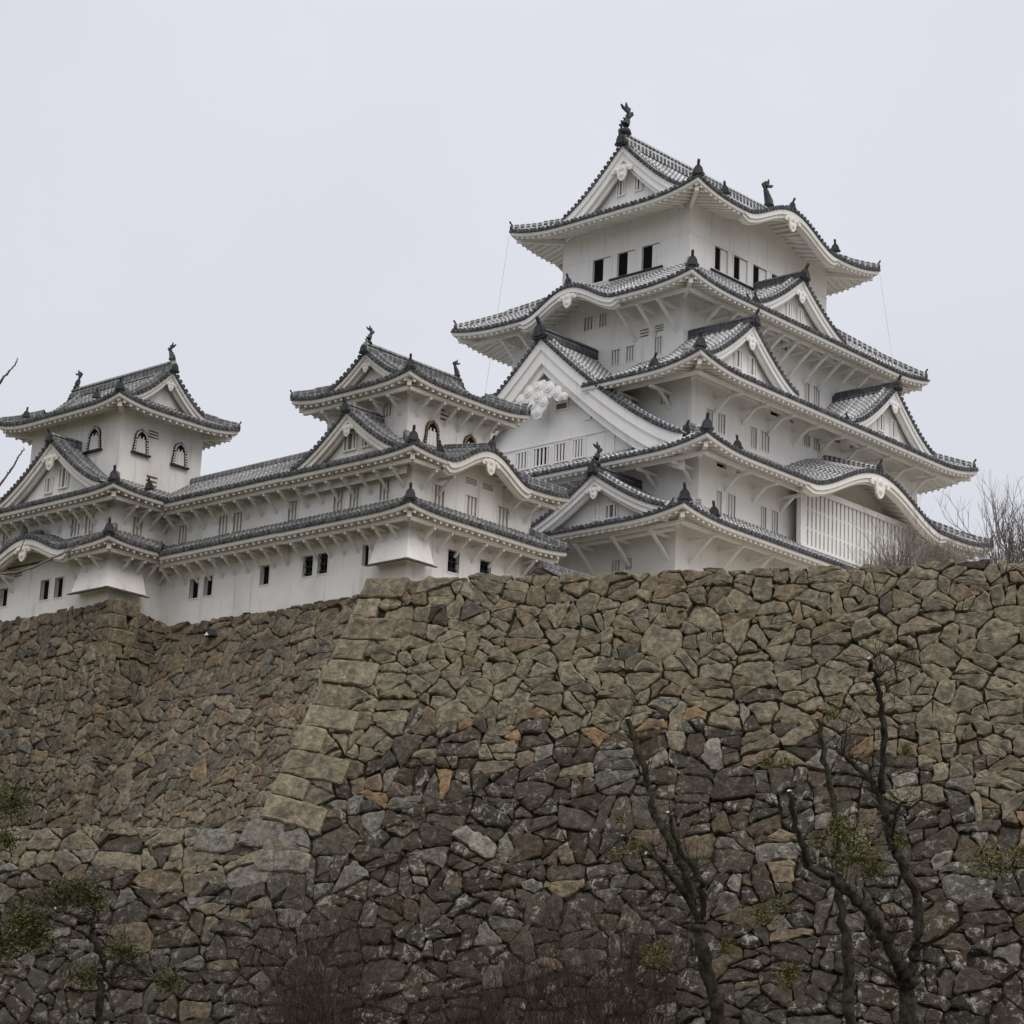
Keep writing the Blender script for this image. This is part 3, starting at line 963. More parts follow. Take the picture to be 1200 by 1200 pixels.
    def build(s, name, quads, label, cat='wall'):
        """quads: backing sheets behind the joints, given as lists of (q, z)"""
        for qd in quads:
            W = np.array([s.P(q, z, -.2) for q, z in qd]); s.V.append(W)
            s.F.append(tuple(s.nv+i for i in range(len(qd)))); s.nv += len(qd)
            s.colr += [(.028, .024, .02, 0)]*len(qd); s.lich += [0]*len(qd)
        V = np.concatenate(s.V); o = V.mean(0); o[2] = V[:, 2].min()
        me = bpy.data.meshes.new(name); me.from_pydata((V-o).tolist(), [], s.F)
        a = me.attributes.new('stone', 'FLOAT_COLOR', 'POINT'); a.data.foreach_set('color', np.array(s.colr, dtype=np.float32).ravel())
        a = me.attributes.new('lichen', 'FLOAT', 'POINT'); a.data.foreach_set('value', np.array(s.lich, dtype=np.float32))
        me.polygons.foreach_set('use_smooth', [False]*len(me.polygons))
        me.materials.append(STONE); me.update()
        ob = bpy.data.objects.new(name, me); link(ob, None, Vector(o))
        return tag(ob, label, cat)

def jit(c, v=.16, h=.018):
    f = R.uniform(1-v, 1+v)
    return tuple(max(.01, x*f*R.uniform(1-h, 1+h)) for x in c)
def pick(*opts):
    x = R.random()*sum(p for p, _ in opts)
    for p, c in opts:
        x -= p
        if x <= 0: return jit(c)
    return jit(opts[-1][1])
OLIVE, KHAKI, TANB = (.198, .178, .128), (.180, .158, .115), (.165, .132, .09)
DGREY, DPURP, DBRN, PALE, OCHRE, SLATE = (.072, .063, .05), (.067, .053, .043), (.072, .056, .04), (.165, .155, .135), (.225, .155, .09), (.105, .096, .082)
def wob(s): return .9*math.sin(s*.42+.7)+.6*math.sin(s*1.13+2)+.35*math.sin(s*2.3)
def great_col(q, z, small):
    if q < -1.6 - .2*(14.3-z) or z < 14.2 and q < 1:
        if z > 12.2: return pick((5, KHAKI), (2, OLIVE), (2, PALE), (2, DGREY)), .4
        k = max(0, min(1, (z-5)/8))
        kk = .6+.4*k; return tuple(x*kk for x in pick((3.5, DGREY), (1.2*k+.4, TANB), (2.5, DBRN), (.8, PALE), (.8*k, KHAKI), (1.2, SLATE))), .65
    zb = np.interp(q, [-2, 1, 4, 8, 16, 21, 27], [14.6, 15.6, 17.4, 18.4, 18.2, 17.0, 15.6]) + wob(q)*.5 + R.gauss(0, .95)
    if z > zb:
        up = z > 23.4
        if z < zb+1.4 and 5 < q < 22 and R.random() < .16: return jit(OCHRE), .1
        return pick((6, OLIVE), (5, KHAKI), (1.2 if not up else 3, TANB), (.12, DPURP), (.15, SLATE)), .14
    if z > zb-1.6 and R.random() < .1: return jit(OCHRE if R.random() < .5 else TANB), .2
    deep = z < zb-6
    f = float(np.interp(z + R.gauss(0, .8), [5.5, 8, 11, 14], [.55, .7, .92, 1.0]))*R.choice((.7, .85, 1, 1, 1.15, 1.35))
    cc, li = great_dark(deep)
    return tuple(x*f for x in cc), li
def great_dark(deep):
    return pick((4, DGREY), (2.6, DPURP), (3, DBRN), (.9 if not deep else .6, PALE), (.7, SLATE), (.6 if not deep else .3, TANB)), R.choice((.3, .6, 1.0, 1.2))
def ar(z): return -.2*(WC.z-z)                        # arris line of the great wall
ZL = 13.9
W1 = StoneWall(WC, WT, WN, WB)
# corner stones, long and short in turn
z = WC.z + .05; i = 0; corner = []
while z > 14.4:
    h = R.uniform(.86, 1.12); f = (WC.z-z)/10.6; tl = .02+.26*f
    wd = (2.2 if i % 2 == 0 else 1.25)*R.uniform(.8, 1.25)
    zb_ = z-h
    poly = [(ar(zb_), zb_), (ar(zb_)+wd*1.02, zb_-tl*wd), (ar(z)+wd, z-tl*wd), (ar(z), z)]
    W1.stone(poly, tuple(x*1.2 for x in (jit(OLIVE, .1) if R.random() < .6 else jit(KHAKI))), .12, .024, .11, .015, .05, .018, .35)
    corner.append((z, zb_, wd, tl)); z = zb_; i += 1
for pl in ([(-2.75, 13.2), (-.1, 13.05), (-.2, 14.1), (-2.5, 14.3)], [(-4.6, 13.0), (-2.95, 12.95), (-2.85, 13.85), (-4.5, 13.9)], [(-1.9, 12.2), (.5, 12.1), (.4, 12.95), (-1.8, 13.1)]):
    W1.stone(pl, jit((.185, .172, .15)), .8, .02, .09, .03, .1, .03, .3)
def great_keep(q, z):
    if z > ZL+1.3 or (z > ZL and q > ar(z)): return q > ar(z)+.75
    return True
def great_clip(q, z):
    hs = []
    if z > ZL and ar(z) < q < 6: hs.append((-1, .2, -(ar(0)) if False else .2*WC.z))   # q >= ar(z)
    if z > ZL and q > ar(z): hs.append((0, 1, WC.z+R.uniform(-.1, .1)))
    elif q < -2.0: hs.append((0, 1, ZL+R.uniform(-.1, .12)))
    return hs
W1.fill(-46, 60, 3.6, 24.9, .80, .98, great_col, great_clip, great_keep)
W1.build('stone_wall', [[(ar(ZL), ZL), (61, ZL), (61, 24.75), (0, 24.75)], [(-48, -.5), (61, -.5), (61, ZL-.001), (-2.2, ZL-.001), (-2.2, ZL-.5), (-48, ZL-.5)]],
         'great battered wall of rough stones filling the lower half, with long corner blocks', 'wall')
# return face at the corner, running back from it
C2 = wp(0, 24.9); n2 = (-WT); t2 = (-WN)
W1r = StoneWall(C2, t2, n2, .2)
# its own left edge follows the arris, which leans out with the batter of the main face
W1r.fill(-5, 15, 13.4, 24.9, .78, .95, lambda q, z, sm: (pick((5, KHAKI), (3, OLIVE), (2, TANB)), .1),
         lambda q, z: [(-1, .42, .42*24.9), (0, 1, 24.9+R.uniform(-.1, .1))], lambda q, z: q > -.42*(24.9-z)+.1)
W1r.build('return_wall', [[(-4.6, 13.5), (16, 13.5), (16, 24.7), (.3, 24.7)]], 'short return of the stone wall running back behind its corner blocks', 'wall')

# wall below the gallery and the small keeps
def upper_col(q, z, small):
    return pick((4, (.20, .165, .12)), (3.5, (.17, .143, .107)), (2.4, (.215, .188, .138)), (.45, (.20, .15, .10)), (1.0, (.115, .1, .08)), (1.4, (.15, .138, .115))), .18
U = StoneWall(Vector((79.28, 98.6, 28.42)), Vector((0, -1, 0)), Vector((-1, 0, 0)), .44)
def uz(q): return 28.42
U.fill(-1.5, 20, 12.8, 28.4, .72, .84, upper_col, lambda q, z: [(0, 1, 28.42+R.uniform(-.12, .05))], None, .009)
U.build('stone_wall', [[(-3, 12.8), (21, 12.8), (21, 28.3), (-3, 28.3)]], 'brown stone wall directly under the white gallery, set back behind the corner blocks', 'wall')
U2 = StoneWall(Vector((75.82, 97.85, 29.22)), Vector((0, -1, 0)), Vector((-1, 0, 0)), .14)
z = 29.25; i = 0
while z > 26.4:
    h = R.uniform(.7, .85); wd = 1.5 if i % 2 else .8
    U2.stone([(-wd, z-h), (-.0, z-h), (-.0, z), (-wd, z)], jit((.178, .15, .105)), .1, .014, .04, .03, .05, .02, .4); z -= h; i += 1
U2.fill(-34, 1.4, 12.8, 29.2, .72, .84, upper_col, lambda q, z: [(0, 1, 29.2+R.uniform(-.12, .1)), (1, .07, .07*29.2+.14)], lambda q, z: z < 26.4 or q < -.6, .009)
U2.build('stone_wall', [[(-35, 12.8), (1.15, 12.8), (0, 29.1), (-35, 29.1)]], 'brown stone wall under the left corner tower, at the left edge', 'wall')
U3 = StoneWall(Vector((75.82, 97.78, 29.0)), Vector((1, 0, 0)), Vector((0, -1, 0)), .07)
z = 29.22; i = 0
while z > 26.4:
    h = R.uniform(.7, .85); wd = .8 if i % 2 else 1.5
    xo = -.14*(29.2-z+h*.5)
    U3.stone([(xo, z-h), (xo+wd, z-h), (xo+wd, z), (xo, z)], jit((.178, .15, .105)), .1, .014, .04, .03, .05, .02, .4); z -= h; i += 1
U3.fill(-6, 3.7, 12.8, 29.2, .72, .84, upper_col, lambda q, z: [(-1, .14, .14*29.2), (.22, 1, 29.2+.1*R.uniform(-1, 1)), (1, 0, 3.75)],
        lambda q, z: z < 26.4 or q > .7-.14*(29.2-z), .009)
U3.build('stone_wall', [[(-2.28, 12.8), (3.6, 12.8), (3.6, 28.3), (0, 29.1)]], 'narrow stepped stone return between the left corner tower and the gallery', 'wall')
# hidden stone plinths that carry the keeps above the terrace
def plinth(name, rect, z1, z0, bt, label):
    x0, x1, y0, y1 = rect; e = bt*(z1-z0)
    mb = MB()
    mb.box8([(x0-e, y0-e, z0), (x1+e, y0-e, z0), (x1+e, y1+e, z0), (x0-e, y1+e, z0), (x0, y0, z1), (x1, y0, z1), (x1, y1, z1), (x0, y1, z1)])
    tag(mb.build(name, [flat('plinth_stone', (.17, .14, .1), .45, 1.1, .95, .1, .8)]), label, 'stone base')
plinth('stone_base', (96.2, 123.4, 77.4, 98.6), 29.6, 24.3, .2, 'stone base carrying the tall main keep above the terrace')
plinth('stone_base', (80.2, 88.2, 80.3, 88.3), 28.05, 24.3, .05, 'stone base carrying the small keep in the middle')

# ------------------------------------------------------------------ buildings
def ring4(W_=0, S_=0, E_=0, N_=0, **over):
    d = {'S': dict(ring=S_, lo=("H", W_), hi=('H', E_)), 'W': dict(ring=W_, lo=('H', N_), hi=('H', S_)),
         'N': dict(ring=N_, lo=('H', E_), hi=("H", W_), brk=False), 'E': dict(ring=E_, lo=('H', S_), hi=('H', N_), brk=False)}
    for k, v in over.items():
        if v is None: d.pop(k)
        else: d.setdefault(k, {}).update(v)
    return d
KM = dict(tile=TILE_KEEP, endm=END_KEEP, sof=SOF_KEEP, ridge=RIDGE_KEEP)
OM = dict(tile=TILE_OLD, endm=END_OLD, sof=SOF_OLD, ridge=RIDGE_OLD)

def ornament(parent, rect, side, c, h, z, s=.7):
    sd = Side(rect, side); mb = MB(); oni(mb, sd.P(sd.A(c), h, z), sd.t*(1 if side == 'S' else -1)*(-1) + sd.n*.4, s)
    mb.build('ridge_end_tile', [BRONZE], parent)

def battens(parent, rect, z, zt, cs, white):
    """thin raised rails and studs on the plaster"""
    mb = MB()
    for k in ('W', 'S'):
        sd = Side(rect, k)
        bar_h(mb, sd, sd.L/2, .035, sd.L+.07, z, .07, .035)
        for a in cs[k]: bars_mb(mb, sd, a, .03, .05, z+.04, zt, 1, .05, .03)
    mb.build('wall_rail', [white], parent)

def main_keep():
    S6, S4, S3, S2, S1 = ((103.78, 117.58, 83.07, 92.97), (101.38, 119.98, 81.47, 94.57), (99.18, 121.55, 78.97, 97.07),
                          (98.08, 121.6, 77.47, 98.57), (96.28, 121.6, 77.47, 98.57))
    k = thing('castle_keep', (110, 88, 29.4), 'tall white five-tiered castle keep with white-mortared grey roofs, tallest building at right', 'castle')
    # walls
    storey(k, S1, 29.4, 35.25, {'W': [(81.5, .6, 32.83, 33.45, 'open'), (80.62, .42, 32.83, 33.45, 'open')]}, SOF_KEEP, PL_KEEP)
    storey(k, S2, 35.0, 39.45, {'S': [(99.89, .42, 36.2, 37.55, 'bars'), (100.96, .72, 36.2, 37.6, 'bars'), (103.89, .5, 36.2, 37.6, 'bars'), (104.94, .6, 36.2, 37.6, 'bars'),
                                    (100.05, .85, 38.92, 39.2, 'vent'), (101.6, .4, 38.95, 39.12, 'vent')]}, SOF_KEEP, PL_KEEP)
    storey(k, S3, 39.8, 44.45, {'W': [(80.81, .62, 42.95, 43.6, 'open')],
                               'S': [(100.81, .53, 41.6, 42.7, 'bars'), (101.85, .69, 41.6, 42.72, 'bars'), (104.85, .56, 41.5, 42.7, 'bars'), (105.92, .8, 41.6, 42.72, 'bars'),
                                     (109.94, .63, 42.9, 43.6, 'bars'), (110.95, .64, 42.9, 43.6, 'bars'), (106.89, .95, 43.93, 44.22, 'vent'), (112.94, .85, 43.93, 44.22, 'vent'),
                                     (108.5, .4, 43.95, 44.15, 'vent'), (114.6, .5, 43.95, 44.15, 'vent')]}, SOF_KEEP, PL_KEEP)
    storey(k, S4, 45.3, 50.5, {'W': [(88.55, .72, 49.5, 50.3, 'open'), (87.45, .6, 49.5, 50.3, 'open'), (86.4, .6, 46.92, 47.84, 'open'), (85.3, .6, 46.92, 47.86, 'open'),
                                     (83.23, .55, 46.95, 48.0, 'open'), (84.33, .64, 48.22, 48.7, 'slot'), (83.23, .63, 48.32, 48.72, 'slot')],
                               'S': [(111.07, 1.3, 49.6, 50.15, 'open'), (113.38, .5, 46.91, 48.19, 'bars'), (114.37, .62, 46.95, 48.19, 'bars'), (103.4, .6, 46.95, 48.0, 'bars')]}, SOF_KEEP, PL_KEEP)
    storey(k, S6, 52.0, 57.25, {'W': [(89.8, 1.42, 53.56, 55.06, 'slide'), (87.9, 1.36, 53.56, 55.06, 'slide'), (86.0, 1.36, 53.56, 55.06, 'slide')],
                               'S': [(106.77, 1.3, 53.6, 55.1, 'slide'), (108.66, 1.38, 53.6, 55.1, 'slide'), (110.59, 1.4, 53.6, 55.1, 'slide'), (112.45, 1.35, 53.6, 55.1, 'slide')]}, PL_KEEP, PL_KEEP)
    battens(k, S6, 55.2, 56.9, {'W': [1.9*i+1.4 for i in range(5)], 'S': [1.9*i+1.9 for i in range(6)]}, PL_KEEP)
    sm = MB()
    for sd, c0, c1 in ((Side(S6, 'W'), 89.0, 85.2), (Side(S6, 'S'), 105.9, 113.2)):
        bar_h(sm, sd, (sd.A(c0)+sd.A(c1))/2, .12, abs(c1-c0)+.3, 53.47, .1, .12)
    sm.build('dark_sill', [IRON], k)
    # tiers
    T1 = Tier(k, S1, 2.4, 34.7, 36.2, ring4(1.8, 0, 0, 0, W=dict(b0=2.2, bs=2.6), S=dict(b0=1.2, b1=24.3, bs=2.5)), lift=.45, **KM)
    T2 = Tier(k, S2, 2.4, 38.9, 41.0, ring4(1.1, 1.5, .05, 1.5, S=dict(kara=[(111.8, 6.6, 2.08, .33)], b0=2.3, bs=2.5, b1=22.7), W=dict(b0=1, bs=2.6)), bl=.62, lift=.5, **KM)
    r3 = ring4(2.2, 2.5, 1.57, 2.5, S=dict(b0=2.1, bs=2.4, b1=21.8))
    r3['W'] = dict(ring=2.2, lo=('F', 97.07-84.7), hi=('H', 2.5), b0=14.3, b1=16.6, bs=2.3)
    r3['W2'] = dict(ring=2.2, lo=('H', 2.5), hi=('F', 97.07-91.3), brk=True, b0=1.5, b1=4, bs=2.3)
    T3 = Tier(k, S3, 2.7, 43.87, 46.5, r3, lift=.6, bl=.6, **KM)
    T4 = Tier(k, S4, 2.7, 49.88, 53.12, ring4(2.4, 1.6, 2.4, 1.6, W=dict(kara=[(88.02, 3.5, 1.3, .18)], b0=.6, bs=1.45, b1=12.6), S=dict(b0=1.2, bs=1.5, b1=17.6)), lift=.45, **KM)
    T5 = Tier(k, S6, 2.4, 56.65, 58.1, ring4(.4, .4, .4, .4, S=dict(kara=[(110.68, 4.5, 1.5)]), N=dict(kara=[(110.68, 4.5, 1.5)])), lift=.6, brk=False, **KM)
    # gables
    gm = dict(tile=TILE_KEEP, endm=END_KEEP, sof=PL_KEEP, ridge=RIDGE_KEEP, rdark=RIDGE_DARK, wallm=PL_KEEP)
    g6 = gable(k, S6, 'W', 88.02, .62, -6.9, 4.62, 61.55, 57.95, rh=.75, rw=.26, board=.95, fishH=2.05, onis=1.25, ps=.85, ht=-.15, ex=1.28,
          wins=[(88.6, .5, 58.9, 59.9, 'bars'), (87.2, .5, 58.9, 59.9, 'bars')], **dict(gm, rdark=RIDGE_KEEP))
    gable(k, S6, 'E', 88.02, .62, -6.9, 4.62, 61.55, 57.95, rh=.75, rw=.26, board=.95, fishH=2.05, onis=1.25, ps=.85, ht=-.15, ex=1.28, **dict(gm, rdark=RIDGE_KEEP))
    gable(k, S4, 'S', 110.1, 2.05, -1.8, 4.5, 53.12, 50.5, rh=.5, fishH=0, onis=1.2, ps=.62, wins=[(109.6, .42, 51.0, 51.9, 'bars'), (110.7, .42, 51.0, 51.8, 'bars')], **gm)
    gable(k, S3, 'S', 102.0, 2.05, -2.7, 4.35, 47.38, 44.55, rh=.5, onis=1.1, ps=.62, wins=[(101.5, .6, 45.1, 46.1, 'bars'), (102.8, .6, 45.0, 46.0, 'bars')], **gm)
    gable(k, S3, 'S', 116.2, 2.05, -2.7, 4.1, 47.46, 44.55, rh=.5, onis=1.1, ps=.62, wins=[(115.6, .55, 45.1, 46.1, 'bars'), (116.9, .55, 45.0, 46.0, 'bars')], **gm)
    gable(k, S1, 'W', 81.55, 2.15, -1.9, 5.0, 37.55, 35.2, rh=.5, onis=1.0, fishH=1.3, ps=.55, ht=1.25, wins=[(81.99, .34, 35.5, 36.22, 'open'), (80.87, .75, 35.45, 36.15, 'bars')], **gm)
    g2 = gable(k, S2, 'W', 88.0, 1.5, -3.4, 10.5, 47.25, 39.95, rh=.6, rw=.26, board=1.45, onis=1.5, wide=True, ps=1.12, ht=.55, ex=1.3,
               wins=[(89.81, .96, 40.2, 41.2, 'bars'), (88.33, 1.14, 40.2, 41.22, 'open'), (86.9, .93, 40.2, 41.24, 'open'), (85.55, .84, 40.2, 41.26, 'open')], **gm)
    sd = Side(S2, 'W'); rm = MB()
    bar_h(rm, sd, sd.A(86.9), .62, 9.6, 41.46, .1, .07); 
    for c in (83.0, 92.5): bars_mb(rm, sd, sd.A(c), .6, .06, 40.0, 41.4, 1, .06, .05)
    bars_mb(rm, sd, sd.A(88.0), .6, .06, 41.5, 43.4, 1, .06, .05)
    bars_mb(rm, sd, sd.A(85.0), .64, .5, 42.3, 43.2, 1, .5, .08)
    rm.build('wall_rail', [PL_KEEP], g2)
    vm = MB(); vm.quad(sd.P(sd.A(87.4), .56, 43.3), sd.P(sd.A(86.6), .56, 43.3), sd.P(sd.A(86.6), .56, 44.1), sd.P(sd.A(87.4), .56, 44.1)); 
    vo = vm.build('vent', [GREYP], g2)
    v2 = MB(); bar_h(v2, sd, sd.A(87.0), .62, .8, 43.7, .12, .06); frame_mb(v2, sd, sd.A(87.0), .62, .8, 43.3, 44.1, .06, .06); v2.build('vent_slat', [PL_KEEP], vo)
    # small ornaments standing on the eaves
    ornament(T5.roof, S6, 'S', 105.0, 1.55, 57.55, .95)
    ornament(T5.roof, S6, 'S', 116.2, 1.6, 57.5, .95)
    ornament(T1.roof, S1, 'S', 97.3, 1.7, 35.25, 1.0)
    ornament(T2.roof, S2, 'S', 99.2, 1.7, 39.45, .9)
    ornament(T3.roof, S3, 'W', 80.3, 1.7, 44.5, .95)
    ornament(T4.roof, S4, 'S', 105.6, 1.9, 50.45, .9)
    # great lattice bay on the second storey
    bay = (106.15, 117.45, 76.55, 77.47); mb = MB()
    sd = Side(bay, 'S')
    for kk in ('S', 'W', 'E'):
        q = Side(bay, kk)
        for z0, z1 in ((34.9, 35.86), (39.1, 39.45)): mb.quad(q.P(0, 0, z0), q.P(q.L, 0, z0), q.P(q.L, 0, z1), q.P(0, 0, z1))
    for a in (0, sd.L-.35): mb.box8([sd.P(a, -.3, 35.8), sd.P(a+.35, -.3, 35.8), sd.P(a+.35, 0.0, 35.8), sd.P(a, 0.0, 35.8)] + [sd.P(a, -.3, 39.2), sd.P(a+.35, -.3, 39.2), sd.P(a+.35, 0.0, 39.2), sd.P(a, 0.0, 39.2)])
    bar_h(mb, sd, sd.L/2, .1, sd.L+.15, 39.22, .3, .1); bar_h(mb, sd, sd.L/2, .08, sd.L+.1, 35.86, .16, .1)
    bo = mb.build('lattice_bay', [PL_KEEP], k)
    pm = MB(); pm.quad(sd.P(.3, -.42, 35.8), sd.P(sd.L-.3, -.42, 35.8), sd.P(sd.L-.3, -.42, 39.2), sd.P(.3, -.42, 39.2)); pm.build('inner_panel', [GREYP], bo)
    lm = MB(); n = 27
    for i in range(n): bars_mb(lm, sd, .5+(sd.L-1.0)*i/(n-1), -.03, .19, 35.8, 39.15, 1, .25, .16)
    for z in (36.95, 38.1): bar_h(lm, sd, sd.L/2, -.07, sd.L-.6, z, .11, .1)
    lm.build('lattice_bars', [PL_KEEP], bo)
    # lightning conductor cables
    for tag_, a, b in (('w', (101.4, 95.4, 57.0), (101.0, 96.8, 44.0)), ('e', (120.0, 80.7, 57.0), (121.0, 79.6, 47.0))):
        A_, B_ = Vector(a), Vector(b)
        pts = [A_.lerp(B_, i/8) + Vector((0, 0, -.5*math.sin(math.pi*i/8)*.4)) for i in range(9)]
        cm = MB(); cm.tube(pts, [.007]*9, 5); cm.build('lightning_cable', [CABLE], k)
    return k
main_keep()

def dropbay(root, rect, zt, zb, out, lw, ls):
    """flared stone-drop bay wrapped round the south-west corner"""
    W_, S_ = Side(rect, 'W'), Side(rect, 'S'); mb = MB()
    a0 = W_.L-lw
    mb.quad(W_.P(a0, .01, zt), W_.P(W_.L+.01, .01, zt), W_.P(W_.L+out, out, zb), W_.P(a0, out, zb))
    mb.quad(S_.P(-.01, .01, zt), S_.P(ls, .01, zt), S_.P(ls, out, zb), S_.P(-out, out, zb))
    mb.add([W_.P(a0, 0, zt), W_.P(a0, out, zb), W_.P(a0, 0, zb)], [(0, 1, 2)])
    mb.add([S_.P(ls, 0, zt), S_.P(ls, out, zb), S_.P(ls, 0, zb)], [(0, 1, 2)])
    mb.quad(W_.P(a0, 0, zb), W_.P(a0, out, zb), W_.P(W_.L+out, out, zb), W_.P(W_.L, 0, zb))
    mb.quad(S_.P(0, 0, zb), S_.P(-out, out, zb), S_.P(ls, out, zb), S_.P(ls, 0, zb))
    bo = mb.build('stone_drop_bay', [PL_OLD], root)
    dm = MB()
    for sd, x0, x1 in ((W_, a0-.12, W_.L+out+.1), (S_, -out-.1, ls+.12)):
        p = [sd.P(x0, out-.12, zb-.09), sd.P(x1, out-.12, zb-.09), sd.P(x1, out+.16, zb-.14), sd.P(x0, out+.16, zb-.14)]
        q = [sd.P(x0, out-.12, zb-.01), sd.P(x1, out-.12, zb-.01), sd.P(x1, out+.16, zb-.08), sd.P(x0, out+.16, zb-.08)]
        dm.box8(p+q)
    dm.build('drop_bay_board', [BOARD], bo)

GM = dict(tile=TILE_OLD, endm=END_OLD, sof=SOF_OLD, ridge=RIDGE_OLD, rdark=RIDGE_OLD, wallm=PL_OLD)
def west_keep():
    N1 = (79.4, 88.1, 80.4, 88.3); NT = (80.8, 86.9, 82.35, 88.2)
    k = thing('small_keep', (83.5, 84.5, 28.3), 'three-tiered white small keep with dark grey roofs, left of the tall keep', 'castle tower')
    storey(k, N1, 28.05, 32.08, {'W': [(87.38, .72, 29.78, 30.83, 'grid'), (86.3, .72, 29.78, 30.83, 'grid'), (83.3, .45, 29.8, 30.85, 'half')],
                               'S': [(82.59, .8, 29.74, 30.85, 'grid'), (84.89, .8, 29.8, 30.83, 'grid')]}, SOF_OLD, PL_OLD)
    storey(k, N1, 31.9, 34.98, {'W': [(85.43, .72, 32.88, 33.93, 'bars'), (84.28, .72, 32.88, 33.93, 'bars'), (82.17, .72, 32.93, 33.97, 'bars')],
                               'S': [(81.31, .76, 32.88, 33.86, 'bars'), (83.64, .76, 32.86, 33.86, 'bars'), (85.97, .78, 32.86, 33.83, 'bars'), (83.57, .8, 34.48, 34.78, 'slot'), (84.8, .78, 34.48, 34.78, 'slot')]}, SOF_OLD, PL_OLD)
    storey(k, NT, 35.2, 39.38, {'W': [(83.78, .66, 37.85, 38.6, 'bars')], 'S': [(83.47, .7, 38.1, 38.68, 'slot')]}, SOF_OLD, PL_OLD)
    sd = Side(NT, 'S')
    bell(k, sd, sd.A(82.55), 36.4, 37.72, .78, LACQ, GOLD); bell(k, sd, sd.A(85.33), 36.4, 37.68, .78, LACQ, GOLD)
    T1 = Tier(k, N1, 1.4, 31.83, 32.7, ring4(0, 0, 0, 0, N=None, W=dict(lo=('F', 0), b0=.6, bs=.95), E=dict(hi=('F', 7.9)), S=dict(b0=.8, bs=1.15, b1=8.2)), lift=.22, D=3, roll=.31, oni_s=.85, **OM)
    T2 = Tier(k, N1, 1.4, 34.7, 36.4, ring4(1.4, 1.95, 1.2, 0, N=None, W=dict(lo=('F', 0), b0=.6, bs=1.1), E=dict(hi=('F', 7.9)), S=dict(kara=[(83.55, 2.9, 1.2, .13)], b0=.7, bs=1.2, b1=8.2)), lift=.22, D=3, roll=.31, oni_s=.85, **OM)
    T3 = Tier(k, NT, 1.4, 39.1, 39.95, ring4(.3, .3, .3, .3, W=dict(b0=.6, bs=1.2), S=dict(b0=.6, bs=.95)), lift=.32, D=3, roll=.31, oni_s=.75, **OM)
    for sdn in 'WE':
        gable(k, NT, sdn, 85.27, .45, -3.05, 2.62, 41.2, 39.72, rh=.5, rw=.2, board=.42, fishH=1.0, onis=.8, ps=.4, ht=-.2, vr=.31, **GM)
    gable(k, N1, 'W', 84.15, 1.1, -1.5, 3.85, 37.3, 35.0, rh=.4, board=.5, onis=.9, ps=.5, ht=.45, vr=.31,
          wins=[(84.35, .8, 35.75, 36.6, 'bars'), (83.2, .5, 35.75, 36.5, 'bars')], **GM)
    dropbay(k, N1, 31.35, 29.62, .6, 2.0, 1.25)
    ornament(T2.roof, N1, 'S', 80.3, .95, 35.15, .7)
    return k
west_keep()

def gallery():
    Gr = (79.4, 84.6, 88.3, 98.8)
    k = thing('gallery', (82, 93.5, 28.38), 'long low white gallery linking the small keep and the corner tower', 'castle gallery')
    storey(k, Gr, 27.8, 32.1, {'W': [(96.08, .7, 29.73, 30.78, 'dark'), (94.95, .66, 29.74, 30.78, 'dark'), (90.58, .68, 29.77, 30.77, 'dark')]}, SOF_OLD, PL_OLD)
    storey(k, Gr, 31.9, 35.0, {'W': [(97.32, .72, 32.84, 33.86, 'bars'), (94.08, .75, 32.86, 33.93, 'bars'), (92.95, .75, 32.86, 33.93, 'bars'), (88.78, .7, 32.87, 33.9, 'bars')]}, SOF_OLD, PL_OLD)
    q1 = dict(ring=0.02, lo=('V', 0.0), hi=('F', 10.5), b0=1.0, b1=9.9, bs=1.0)
    e1 = dict(ring=0.02, lo=('F', 0), hi=('F', 10.5), brk=False)
    Tier(k, Gr, 1.4, 31.86, 32.72, {'W': q1, 'E': e1}, roll=.31, onis=False, **OM)
    q2 = dict(ring=2.6, lo=('V', 0.0), hi=('F', 10.5), b0=1.0, b1=9.9, bs=1.05)
    e2 = dict(ring=2.6, lo=('F', 0), hi=('F', 10.5), brk=False)
    Tier(k, Gr, 1.4, 34.74, 37.1, {'W': q2, 'E': e2}, roll=.31, onis=False, **OM)
    rm = MB(); rm.sweep([(82, 88.2, 37.12), (82, 100.4, 37.12)], Vector((1, 0, 0)), Z, [(-.22, 0), (-.2, .28), (-.1, .4), (.1, .4), (.2, .28), (.22, 0)], 0, closed=True)
    rm.build('ridge', [RIDGE_OLD], k)
gallery()

